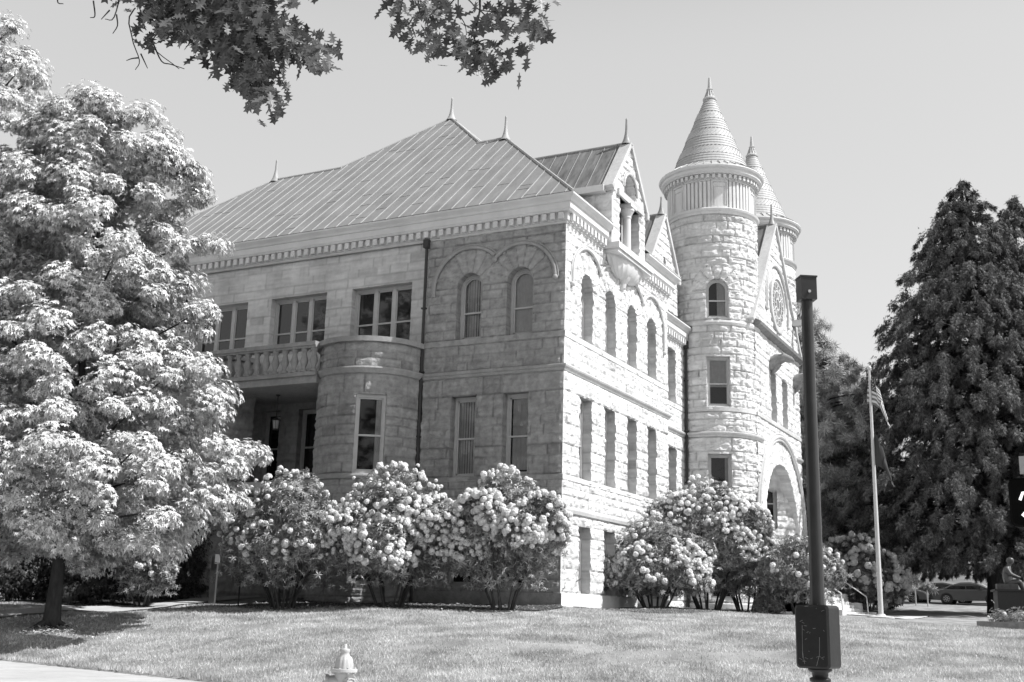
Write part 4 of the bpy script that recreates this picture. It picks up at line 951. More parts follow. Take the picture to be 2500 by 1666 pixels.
rhodo('pale rhododendron spreading between the near turret and the steps', 1820, 1490, 42.6, 1.5, 1.3, 3.7, 206, nfl=170, nlf=3800, stems=7)
rhodo('open leafy rhododendron with bare crooked stems beside the steps', 1955, 1492, 41.0, 1.35, 1.05, 2.75, 207, nfl=25, nlf=4200, stems=6, skirt=.42)
rhodo('low dark shrub at the foot of the steps', 1880, 1494, 41.5, .5, .45, .85, 208, nfl=0, nlf=700, stems=3, skirt=.1)
rhodo('shaded rhododendron full of round blossoms behind the flagpole', 2112, 1500, 57.5, 1.9, 1.95, 4.15, 209, nfl=210, nlf=4200, stems=6, fs=.16, skirt=.15, lm=mat('shade_toned_leaf', .13, .5, .1, 1, rnd=.5), pm=mat('shade_toned_petal', .34, .7, .1, 1, rnd=.2))  # cypress shade painted into this bush's leaf and petal colours
rhodo('bright leafy shrub behind the small signboard', 350, 1450, 38.0, 1.05, .95, 2.35, 210, nfl=40, nlf=2600, stems=5, skirt=.25)
# dark yews against the left part of the building
def yew(label, px, py, d, rx, H, seed):
    p = survey(px, py, d); broadleaf_tree('yew_shrub', label, 'shrub', (p[0], p[1], gz(p[0], p[1])), H, [(.04, rx*.8), (.3, rx), (.7, rx*.8), (1, .2)], 140, 15000, .12, .08, .1, seed, LEAFY, group='dark evergreen shrubs against the wall', template=FROND, csz=.5, droop=.1, limbs=6)
yew('dark evergreen shrub left of the pale basement door', 445, 1450, 41, 1.0, 3.6, 221)
yew('broad dark evergreen shrub behind the slim tree trunk', 200, 1450, 40, 1.9, 3.4, 223)
yew('dark evergreen shrub at the left edge of the picture', 20, 1455, 41, 2.2, 3.2, 225)
yew('low dark evergreen shrub between the slim trunk and the left edge', 90, 1453, 43, 2.2, 3.0, 227)
yew('dark evergreen shrub directly behind the small signboard', 300, 1453, 43, 1.8, 3.0, 229)

# ------------------------------------------------------------------ conifer and pines
def conifer(name, label, base, H, prof, nbr, per, seed, lm, leaf, group=None, tmpl=FROND, tr=.45, droop=1.0, lean=(0, 0)):
    r = np.random.default_rng(seed); t = thing(name, label, 'tree', base, 0, group); hs = np.array([p[0] for p in prof])*H; rs = np.array([p[1] for p in prof])
    P = []; N = []; Hd = []; l = MB(); w_ = np.interp(np.linspace(hs[0], H, 200), hs, rs)+.2; cdf = np.cumsum(w_)/w_.sum()
    for i in range(nbr):
        z = np.interp(r.random(), cdf, np.linspace(hs[0], H, 200)); Rz = np.interp(z, hs, rs)*r.uniform(.72, 1.12); a = r.random()*2*PI; k = r.random()**.45; Rz *= .78+.5*float(vn(np.array([a*1.9]), np.array([z*.75]), seed)[0])
        o = np.array([math.cos(a), math.sin(a), 0]); rad = Rz*k; tip = o*rad+np.array([lean[0]*z/H, lean[1]*z/H, z-droop*.12*rad]); L = r.uniform(.45, 1.0)*(.5+.5*min(1, Rz/2))
        # hanging spray: leaves gather along a short arc going out, then down
        tt = r.random(per); c = tip[None]+o[None]*(tt*.55*L)[:, None]+np.array([0, 0, -1])[None]*((tt**1.6)*L*droop)[:, None]+r.normal(size=(per, 3))*.13*L*(1.25-tt)[:, None]
        c[:, 2] += .0; P.append(c); N.append(o[None]*.8+np.array([0, 0, .5])+r.normal(size=(per, 3))*.5); Hd.append(np.array([0, 0, -1.0*droop])+o*.5+r.normal(size=(per, 3))*.35)
        if i % 9 == 0: l.tube(tube_curve((lean[0]*z/H, lean[1]*z/H, z-.3), tip, .1, 4), np.linspace(.07, .015, 5), 5, False)
    P = np.vstack(P); m = MB(); scatter(m, *tmpl, P, np.vstack(N), leaf*r.uniform(.6, 1.3, len(P)), r, np.vstack(Hd)); m.build('crown', lm, t)
    b = MB(); b.tube([(lean[0]*q, lean[1]*q, q*H) for q in np.linspace(-.01, .97, 12)], [tr*1.3 if k == 0 else tr*(1-.92*k/12) for k in range(12)], 12); b.build('trunk', BARK, t, True); l.build('limb', BARK, t, True); return t
cb = survey(2445, 1494, 63)
conifer('cypress_tree', 'towering dark cypress with drooping sprays and a thick trunk at right', (cb[0], cb[1], gz(cb[0], cb[1])), 23.2, [(.115, 5.4), (.15, 7.0), (.25, 7.4), (.4, 6.7), (.55, 5.6), (.7, 4.3), (.8, 3.2), (.88, 2.0), (.94, .95), (1, .12)], 3400, 100, 301, LEAFC, .25, tr=.55, lean=(-.5, 0), droop=.6, tmpl=FEATH)
cb2 = survey(2580, 1494, 66)
conifer('cypress_tree', 'second dark cypress crown peeping in at the right edge', (cb2[0], cb2[1], gz(cb2[0], cb2[1])), 23.0, [(.16, 5), (.3, 6), (.6, 4.9), (.85, 2.7), (1, .15)], 1700, 66, 303, LEAFC, .28, tmpl=FEATH, tr=.4, lean=(-.6, 0), droop=.5)
for i, (px, d, H, rx, lab) in enumerate(((2010, 66, 15.6, 4.2, 'pale green pine crown showing between the turret and the flagpole'), (2110, 72, 13.8, 4.0, 'lower pine behind the top of the flagpole'), (1950, 66, 18.0, 3.2, 'tallest pine directly behind the dark post'))):
    p = survey(px, 1490, d); conifer('pine_tree', lab, (p[0], p[1], gz(p[0], p[1])), H, [(.06, rx*.8), (.3, rx), (.6, rx*.9), (.85, rx*.6), (1, .5)], 900, 22, 310+i, LEAFP, .38, 'pines behind the building', TUFT, .25, .15)
# ================================================================== street furniture and small things
def lathe_obj(*a): pass
# dark post with signal box on a pedestal, square head on top
pp = survey(1997, 1500, 8.8); gp = -1.5
T = thing('call_box_post', 'dark metal post with rounded scratched call box and square head', 'post', (pp[0], pp[1], gp), R(-12))
zt_ = survey(1968, 735, 8.8)[2]-gp; zb = survey(1998, 1632, 8.8)[2]-gp; zt2 = survey(1998, 1478, 8.8)[2]-gp; zh = survey(1968, 678, 8.8)[2]-gp
w = MB(); w.tube([(0, 0, zt2-.02), (0, 0, zt_+.02)], [.052, .043], 20); w.tube([(-.058, .02, zt2), (-.05, .02, zt_-.1)], .008, 6); w.build('pole', BROWNP, T, True)
def rbox(mb, x0, x1, y0, y1, z0, z1, r, n=5):
    """box with rounded vertical-plane corners (rounded in x-z), slightly bevelled"""
    o = []
    for cx_, cz_, a0 in ((x1-r, z1-r, 0), (x0+r, z1-r, 90), (x0+r, z0+r, 180), (x1-r, z0+r, 270)):
        for k in range(n+1): a = R(a0+90*k/n); o.append((cx_+r*math.cos(a), cz_+r*math.sin(a)))
    cxm, czm = (x0+x1)/2, (z0+z1)/2; b = .014; k = len(o); o = np.array(o)
    ins = np.c_[cxm+(o[:, 0]-cxm)*(1-b/(x1-x0)*2), czm+(o[:, 1]-czm)*(1-b/(z1-z0)*2)]
    rings = [np.c_[ins[:, 0], np.full(k, y0), ins[:, 1]], np.c_[o[:, 0], np.full(k, y0+b), o[:, 1]], np.c_[o[:, 0], np.full(k, y1-b), o[:, 1]], np.c_[ins[:, 0], np.full(k, y1), ins[:, 1]]]
    f = [tuple(range(k))[::-1], tuple(range(3*k, 4*k))]+[(i*k+j, i*k+(j+1) % k, (i+1)*k+(j+1) % k, (i+1)*k+j) for i in range(3) for j in range(k)]
    mb.add(np.vstack(rings), [tuple(x)[::-1] for x in f] if False else f)
w = MB(); rbox(w, -.13, .13, -.12, .09, zb, zt2, .028); bo_ = w.build('call_box', BLACKP, T, False)
w = MB(); rr_ = random.Random(4)
for k in range(26):                                        # scratches and old sticker edges on the front
    if k < 4: x, z0, z1, x1 = [(-.075, .07, .3, -.07), (.055, .1, .22, .06), (-.06, .03, .12, -.075), (.03, .02, .1, .055)][k]; w.tube([(x, -.1212, zb+z0), (x1, -.1212, zb+z1)], .0008, 4)
    else:
        x = rr_.uniform(-.09, .09); z = zb+rr_.choice([rr_.uniform(.04, .12), rr_.uniform(.2, .33), rr_.uniform(.38, .45)]); w.tube([(x, -.1212, z), (x+rr_.uniform(-.03, .03), -.1212, z+rr_.uniform(-.012, .012))], .0007, 4)
w.build('scratch', STEEL, bo_)
w = MB(); w.lathe([(.0, zb+.01), (.085, zb), (.085, zb-.015), (.06, zb-.03), (.055, zb-.06), (.075, zb-.07), (.075, zb-.09), (.06, zb-.1), (.06, zb-.13), (.085, zb-.2), (.09, .3), (.1, .28), (.12, .1), (.17, .05), (.19, .0)], (0, 0, 0), 20); w.build('pedestal', BLACKP, T, True)
w = MB(); w.box(-.062, .062, -.062, .062, zt_, zh-.01, lambda v: np.c_[v[:, 0]*.72-v[:, 1]*.69, v[:, 0]*.69+v[:, 1]*.72, v[:, 2]]); w.box(-.068, .068, -.068, .068, zh-.012, zh, lambda v: np.c_[v[:, 0]*.72-v[:, 1]*.69, v[:, 0]*.69+v[:, 1]*.72, v[:, 2]]); ho = w.build('head_box', BROWNP, T)
w = MB(); w.lathe([(.012, 0), (.012, .01), (0, .01)], (0, 0, 0), 10, M=lambda v: np.c_[v[:, 0]*.72-(-.0625-v[:, 2])*.69+.0, v[:, 0]*.69+(-.0625-v[:, 2])*.72, zt_+.06+v[:, 1]]); w.build('lens', STEEL, ho)
cp = survey(1943, 720, 10.5)
# dome camera on an arm beside the post head, fixed to the turret behind
p = survey(1935, 716, 50.5); K = thing('security_camera', 'small dome security camera on a pale bracket near the post head', 'camera', (2.05, 23.4, p[2]), 0)
w = MB(); w.box(-.2, .75, -.14, .14, .0, .3); w.build('bracket', WPAINT, K); w = MB(); w.lathe([(.22, .0), (.24, -.08), (.2, -.24), (.1, -.34), (0, -.36)], (.5, 0, 0), 14); w.build('dome', GLASSD, K, True)

# fire hydrant
hp = survey(836, 1700, 15.0); hz = -1.5; H_ = survey(832, 1572, 15.0)[2]-hz
T = thing('fire_hydrant', 'pale painted fire hydrant at the kerbside lawn edge, only its upper half in the picture', 'hydrant', (hp[0], hp[1], hz), R(0))
HYD = mat('pale_hydrant_paint', .58, .45, .12, 14, .002, 60)
s = H_; a = s-.055
w = MB(); w.lathe([(.17, 0), (.17, .03), (.12, .04), (.11, .3), (.125, .32), (.125, .36), (.105, .38), (.105, s-.42), (.12, s-.36), (.115, s-.33)], (0, 0, 0), 28); w.build('barrel', HYD, T, True)
w = MB(); w.lathe([(.115, s-.35), (.165, s-.345), (.168, s-.335), (.168, s-.305), (.16, s-.3), (.115, s-.3)], (0, 0, 0), 32)
for k in range(8): q = 2*PI*k/8+.2; w.lathe([(.018, s-.36), (.018, s-.29), (0, s-.288)], (.145*math.cos(q), .145*math.sin(q), 0), 6)
w.build('flange', HYD, T)
w = MB(); n = 48; prof = [(.118, s-.3), (.113, s-.25), (.105, s-.2), (.09, s-.165), (.065, s-.145), (.06, s-.13), (.052, s-.11), (.06, s-.1), (.062, s-.07), (.055, s-.062), (.03, s-.058), (.025, s-.05), (.02, s-.045), (.02, s), (0, s)]
w.lathe(prof, (0, 0, 0), n)
v = w.v[0]; ang = np.arctan2(v[:, 1], v[:, 0]); rad = np.hypot(v[:, 0], v[:, 1]); k_ = np.where((v[:, 2] < s-.15) & (v[:, 2] > s-.29), 1+.035*np.sign(np.cos(ang*12)), 1); w.v[0] = np.c_[v[:, 0]*k_, v[:, 1]*k_, v[:, 2]]
w.build('bonnet', HYD, T, True)
def nozzle(azd, r, L, zc, nm):
    c, s_ = math.cos(R(azd)), math.sin(R(azd)); M = lambda v: np.c_[v[:, 2]*c-v[:, 0]*s_, v[:, 2]*s_+v[:, 0]*c, zc+v[:, 1]]
    w = MB(); w.lathe([(r*1.15, .05), (r*1.05, L-.05), (r*.95, L-.03)], (0, 0, 0), 24, M=M); o = w.build('nozzle', HYD, T, True)
    w = MB(); w.lathe([(r*.95, L-.04), (r*1.12, L-.035), (r*1.15, L+.01), (r*.98, L+.018), (r*.92, L+.004), (r*.35, L+.008), (r*.3, L+.035), (0, L+.036)], (0, 0, 0), 24, M=M)
    for k in range(4):
        q = 2*PI*k/4+.4; w.box(r*1.1, r*1.25, -.012, .012, L-.03, L+.012, lambda v, q=q: M(np.c_[v[:, 0]*math.cos(q)-v[:, 1]*math.sin(q), v[:, 0]*math.sin(q)+v[:, 1]*math.cos(q), v[:, 2]]))
    w.build('cap', HYD, o)
nozzle(-88-62, .078, .22, s-.47, 'a'); nozzle(-25, .055, .18, s-.47, 'b'); nozzle(155, .055, .18, s-.47, 'c')

# irrigation lid
q = survey(1884, 1604, 17); qz = gz(q[0], q[1]); T = thing('valve_cover', 'dark domed utility lid on a pale rim set in the lawn', 'utility cover', (q[0], q[1], qz), 0)
w = MB(); w.lathe([(.13, .0), (.13, .035), (.11, .06), (.06, .075), (0, .08)], (0, 0, 0.03), 20); w.build('lid', BLACKP, T, True); w = MB(); w.lathe([(.14, -.05), (.14, .035), (.0, .035)], (0, 0, 0), 20); w.build('rim', CONC, T)

# flagpole and flags
fp = survey(2151, 1505, 47); fz = gz(fp[0], fp[1]); fh = survey(2114, 905, 47)[2]-fz
T = thing('flagpole', 'tall pale tapering flagpole standing on a round base by the steps', 'flagpole', (fp[0], fp[1], fz), 0)
w = MB(); w.tube([(0, 0, 0), (0, 0, fh)], [.1, .045], 16); w.build('pole', ALU, T, True); w = MB(); w.lathe([(.5, 0), (.5, .05), (.2, .09), (.14, .16), (.0, .16)], (0, 0, 0), 24); w.build('base', CONC, T)
w = MB(); w.lathe([(0, 0), (.07, .03), (.09, .1), (.06, .17), (0, .2)], (0, 0, fh), 12); w.build('ball', ALU, T, True)
def flag(name, label, ztop, hoist, fly, kind, seed):
    o = thing(name, label, 'flag', (fp[0], fp[1], fz+ztop), 0); r = random.Random(seed); nu, nv = 40, 26; vs = np.zeros((nv+1, nu+1, 3)); cd = R(-12)
    for j in range(nv+1):
        for i in range(nu+1):
            a = i/nu; b = j/nv                          # a along the fly, b down the hoist
            out = .4*hoist*(1-math.exp(-2.4*a))*(1+.25*b); drop = fly*(a**1.25)*.82
            fold = .11*math.sin(a*11+b*2.2)*a**.5; fold2 = .06*math.sin(a*23+b*4)
            z = -b*hoist*(1-.28*a)-drop
            x = -.14+out*(1.15+.3*b)+fold2*.5; y = fold
            vs[j, i] = (x*math.cos(cd)-y*math.sin(cd), x*math.sin(cd)+y*math.cos(cd), z)
    idx = np.arange((nv+1)*(nu+1)).reshape(nv+1, nu+1); m = MB(); cells = [[] for _ in range(3)]
    for j in range(nv):
        for i in range(nu):
            if kind == 'stars': c = 2 if (i < nu*.4 and j < nv*7/13) else (0 if (j//2) % 2 == 0 else 1)
            else: c = 2
            cells[c].append((idx[j, i], idx[j+1, i], idx[j+1, i+1], idx[j, i+1]))
    m.v.append(vs.reshape(-1, 3)); m.n = vs.size//3; m.t.append(np.ones(m.n))
    for c in range(3):
        if cells[c]: m.f.append(np.array(cells[c])); m.m.append(np.full(len(cells[c]), c))
    fo = m.build('cloth', [mat('flag_red', .22, .8, .05), mat('flag_white', .82, .8, .04), mat('flag_dark', .07, .8, .1)], o, True)
    if kind == 'stars':
        s_ = MB()
        for rj in range(9):
            for ci in range(6 if rj % 2 == 0 else 5):
                a = (ci+.5+(.5 if rj % 2 else 0))/6*nu*.4; b = (rj+.8)/10*nv*7/13; P_ = vs[int(round(b)), int(round(a))]; Q = vs[int(round(b)), min(nu, int(round(a))+1)]-P_; Q /= np.linalg.norm(Q)+1e-9; D_ = vs[min(nv, int(round(b))+1), int(round(a))]-P_; D_ /= np.linalg.norm(D_)+1e-9; nn_ = np.cross(Q, D_)
                for sd in (-1,): s_.add(np.array([P_+nn_*.008*sd+(Q*math.cos(k*PI/5)+D_*math.sin(k*PI/5))*(.035 if k % 2 == 0 else .015) for k in range(10)]), [tuple(range(10))])
        s_.build('star', mat('flag_star', .85, .8, .02), fo)
    else:
        pass
    return o
flag('national_flag', 'striped and starred flag hanging limp at the top of the flagpole', fh-.02, 1.35, 1.8, 'stars', 3)
flag('state_flag', 'plain dark flag drooping below the striped one on the flagpole', fh-2.4, 1.4, 1.7, 'plain', 5)

# stone steps with handrails
T = thing('stone_steps', 'wide flight of pale stone steps rising to the arched entrance', 'steps', (0, 0, 0)); n = 13; w = MB()
for k in range(n):
    z1 = 1.95-.15*k; x1 = 2.15+.225*(k+1); w.box(1.7, x1, 16.9, 23.1, max(-.3, z1-.15), z1-.002*k)
w.build('flight', CONC, T)
w = MB()
for (y0_, y1_) in ((23.1, 24.0), (16.0, 16.9)):
    for k in range(5): w.box(1.75, 2.7+.62*k, y0_, y1_, -.3, 1.9-.4*k+.002*k)
    w.build('cheek_wall', STONE2, T, tones=True); w = MB()
def rail(label, y0_):
    T = thing('handrail', label, 'handrail', (0, 0, 0), group='handrails of the entrance steps'); w = MB()
    w.tube([(3.2, y0_, 2.2), (4.95, y0_, .98), (5.0, y0_, .15)], .03, 8); w.tube([(3.2, y0_-.07, 2.2), (4.95, y0_-.07, .98), (5.0, y0_-.07, .15)], .02, 6); w.build('rail', STEEL, T, True)
    w = MB(); w.tube([(3.3, y0_, 2.13), (3.3, y0_, 1.1)], .025, 8); w.tube([(3.3, y0_-.1, 2.13), (3.3, y0_-.1, 1.1)], .025, 8); w.build('post', STEEL, T, True)
rail('steel handrail on the far side of the steps', 22.9); rail('steel handrail on the near side of the steps, half hidden by shrubs', 17.1)
q = survey(1971, 1500, 41.0); T = thing('bollard_light', 'short dark bollard light with pale lantern ring by the steps', 'bollard', (q[0], q[1], gz(q[0], q[1])))
w = MB(); w.tube([(0, 0, 0), (0, 0, .55)], .1, 16); w.build('column', BLACKP, T, True); w = MB(); w.lathe([(.08, .55), (.06, .72), (.03, .74)], (0, 0, 0), 12); w.build('lantern', WPAINT, T, True); w = MB(); w.lathe([(0, .82), (.12, .8), (.14, .74), (0, .74)], (0, 0, 0), 16); w.build('lid', BLACKP, T, True)

# hanging lantern in the loggia
T = thing('hanging_lantern', 'iron lantern hanging on a rod from the loggia ceiling', 'lantern', (-11.0, -.3, 7.17)); w = MB(); w.tube([(0, 0, 0), (0, 0, -.85)], .015, 6); w.lathe([(.09, 0), (.07, -.04), (.02, -.06)], (0, 0, 0), 10); w.build('rod', PIPE, T)
w = MB(); w.lathe([(0, -.8), (.06, -.84), (.15, -.9), (.16, -.93), (.0, -.93)], (0, 0, 0), 12); w.lathe([(.1, -1.22), (.11, -1.26), (0, -1.27)], (0, 0, 0), 12)
for k in range(6): a_ = 2*PI*k/6; w.tube([(.145*math.cos(a_), .145*math.sin(a_), -.92), (.1*math.cos(a_), .1*math.sin(a_), -1.24)], .01, 5)
w.build('cage', PIPE, T); w = MB(); w.lathe([(.13, -.93), (.09, -1.23)], (0, 0, 0), 12); w.build('glass', BLIND, T, True)

# small signboard at left
q = survey(312, 1458, 40); T = thing('signboard', 'narrow dark signboard with rows of small lettering on a leaning pale post', 'sign', (q[0], q[1], gz(q[0], q[1])), R(20)); T.rotation_euler = (0, R(4), R(20))
w = MB(); w.tube([(0, 0, -.1), (0, 0, .6)], .035, 8); w.build('post', STEEL, T); w = MB(); w.box(-.1, .1, -.03, .0, .55, 1.22); bo2 = w.build('board', PIPE, T); w = MB(); rr_ = random.Random(2)
for k in range(9):
    z = 1.15-.065*k; x = -.075
    while x < .06: l_ = rr_.uniform(.012, .035); w.box(x, min(x+l_, .08), -.034, -.0305, z, z+.018); x += l_+.01
w.build('lettering', WPAINT, bo2)
# accessible-entrance sign and notice post
q = survey(583, 1458, 37.0); T = thing('accessible_sign', 'low post sign with white wheelchair symbol in front of the shaded basement', 'sign', (q[0], q[1], gz(q[0], q[1])), R(25))
w = MB(); w.tube([(0, 0, -.1), (0, 0, 1.05)], .025, 8); w.build('post', PIPE, T); w = MB(); w.box(-.13, .13, -.05, -.03, .75, 1.15); bs = w.build('plate', mat('sign_blue_grey', .12, .5, .1), T)
w = MB(); cz = .9
w.tube([( .045*math.cos(t_)-.005, -.055, cz+.045*math.sin(t_)) for t_ in np.linspace(R(100), R(395), 14)], .008, 5); w.tube([(-.01, -.055, cz+.14), (-.01, -.055, cz+.04), (.045, -.055, cz+.04), (.07, -.055, cz-.03)], .009, 5); w.lathe([(0, -.02), (.02, 0), (0, .02)], (-.01, -.055, cz+.17), 8)
w.build('wheelchair_symbol', WPAINT, bs); w = MB(); w.box(-.13, .13, -.05, -.03, 1.17, 1.2); w.build('top_strip', WPAINT, bs)
q = survey(518, 1460, 38.0); T = thing('notice_post', 'square post with a small pale notice plate near the basement door', 'post', (q[0], q[1], gz(q[0], q[1])), R(25)); w = MB(); w.box(-.09, .09, -.09, .09, -.1, 1.55); w.build('column', mat('brown_post', .09, .8, .3), T); w = MB(); w.box(.02, .17, -.12, -.1, 1.25, 1.55); w.build('notice', WPAINT, T)

# right hand side: statue on pedestal, planter, meters, cars, pedestrian signal
q = survey(2508, 1500, 45); qz = gz(q[0], q[1]); T = thing('bronze_statue', 'seated bronze figure leaning forward on a tall dark stone pedestal', 'statue', (q[0], q[1], qz), R(10))
zs = survey(2490, 1441, 45)[2]-qz
w = MB(); w.box(-1.0, 1.0, -.7, .7, 0, zs-.06); w.box(-1.08, 1.08, -.78, .78, zs-.06, zs); w.build('pedestal', mat('dark_granite', .05, .5, .2, 20), T)
BRZ = mat('weathered_bronze', .09, .4, .4, 8, spec=.6)
vb_ = [(0, 0, .22), (.02, 0, .45), (.08, 0, .68), (.12, 0, .8), (.16, 0, .96), (.02, -.18, .68), (.14, -.26, .5), (.36, -.2, .42), (.02, .18, .68), (.16, .26, .5), (.38, .18, .42),
       (.05, -.12, .2), (.42, -.16, .3), (.5, -.16, .03), (.62, -.16, .02), (.05, .12, .2), (.42, .16, .3), (.5, .16, .03), (.62, .16, .02), (.44, -.2, .4), (.46, .18, .4)]
ed = [(0, 1), (1, 2), (2, 3), (3, 4), (2, 5), (5, 6), (6, 7), (2, 8), (8, 9), (9, 10), (0, 11), (11, 12), (12, 13), (13, 14), (0, 15), (15, 16), (16, 17), (17, 18), (7, 19), (10, 20)]
rad_ = [.19, .18, .17, .06, .1, .09, .07, .045, .09, .07, .045, .13, .09, .06, .04, .13, .09, .06, .04, .035, .035]
me = bpy.data.meshes.new('seated_figure'); me.from_pydata([(x-.15, y, z) for x, y, z in vb_], ed, []); fo = bpy.data.objects.new('seated_figure', me); COL.objects.link(fo); fo.parent = T; fo.location = (-.45, 0, zs); fo.scale = (1.05, 1.05, 1.05)
sk = fo.modifiers.new('s', 'SKIN'); [setattr(me.skin_vertices[0].data[i], 'radius', (r_, r_)) for i, r_ in enumerate(rad_)]; me.skin_vertices[0].data[0].use_root = True; fo.modifiers.new('u', 'SUBSURF').render_levels = 2; me.materials.append(BRZ)
w = MB(); w.box(-.95, -.25, -.3, .3, zs, zs+.2); w.build('seat_block', BRZ, T); w = MB(); w.lathe([(0, .1), (.1, .06), (.135, 0), (.12, -.08), (.07, -.14), (0, -.16)], (-.43, 0, zs+1.05), 14); w.build('head', BRZ, T, True)
# planter
q = survey(2385, 1530, 41.5); ground_z = gz(q[0], q[1])-.1; T = thing('planter', 'low dark kerbed flower bed below the statue', 'planter', (q[0], q[1], ground_z), R(-14)); w = MB(); w.box(0, 5.5, 0, .2, -.2, .28); w.box(0, .2, .2, 3.4, -.2, .28); w.box(0, 5.5, 3.4, 3.6, -.2, .28); w.build('kerb', TRIMD, T); w = MB(); w.box(.2, 5.5, .2, 3.4, -.2, .2); w.build('soil', MULCH, T)
r = np.random.default_rng(77); m = MB(); cc = np.c_[r.uniform(.3, 5.2, 90), r.uniform(.3, 3.2, 90), np.full(90, .3)]; P = np.repeat(cc, 26, 0)+r.normal(size=(90*26, 3))*[.12, .12, .13]+[0, 0, .12]; scatter(m, *WHORL, P, r.normal(size=P.shape)*.5+[0, 0, 1], r.uniform(.06, .13, len(P)), r); m.build('bedding_plant', mat('pale_bedding_leaf', .42, .6, .1, 1, transl=.2, rnd=.4), T)
m = MB(); P = cc[::2]+r.normal(size=(45, 3))*[.1, .1, .04]+[0, 0, .2]; scatter(m, *TRUSS, P, np.tile([0, 0, 1.0], (45, 1)), r.uniform(.04, .08, 45), r); m.build('blossom', PETAL, T)
w = MB(); w.lathe([(0, .34), (.2, .28), (.3, .12), (.32, 0)], (2.0, 1.2, .2), 14); w.build('boulder', CONC, T, True)
# parking meters
for i, (px, py, d) in enumerate(((2265, 1468, 78), (2236, 1468, 80))):
    q = survey(px, py, d); gz_ = gz(q[0], q[1])
    if i == 0:
        M0 = thing('parking_meter', 'twin headed parking meter in front of the parked cars, the clearer one', 'parking meter', (q[0], q[1], gz_), 0, 'twin parking meters by the kerb')
        w = MB(); w.tube([(0, 0, -.4), (0, 0, 1.15)], .04, 8); w.build('post', STEEL, M0, True)
        for sx in (-1, 1):
            w = MB(); w.lathe([(.05, -.14), (.1, -.06), (.12, .05), (.1, .16), (.05, .2), (0, .21)], (sx*.14, 0, 1.28), 12); w.build('meter_head', FINM, M0, True)
    else:
        c = M0.copy(); COL.objects.link(c); c.location = (q[0], q[1], gz_); c['label'] = 'twin headed parking meter furthest left, half hidden by a sapling'
        for ch in M0.children: k = ch.copy(); COL.objects.link(k); k.parent = c
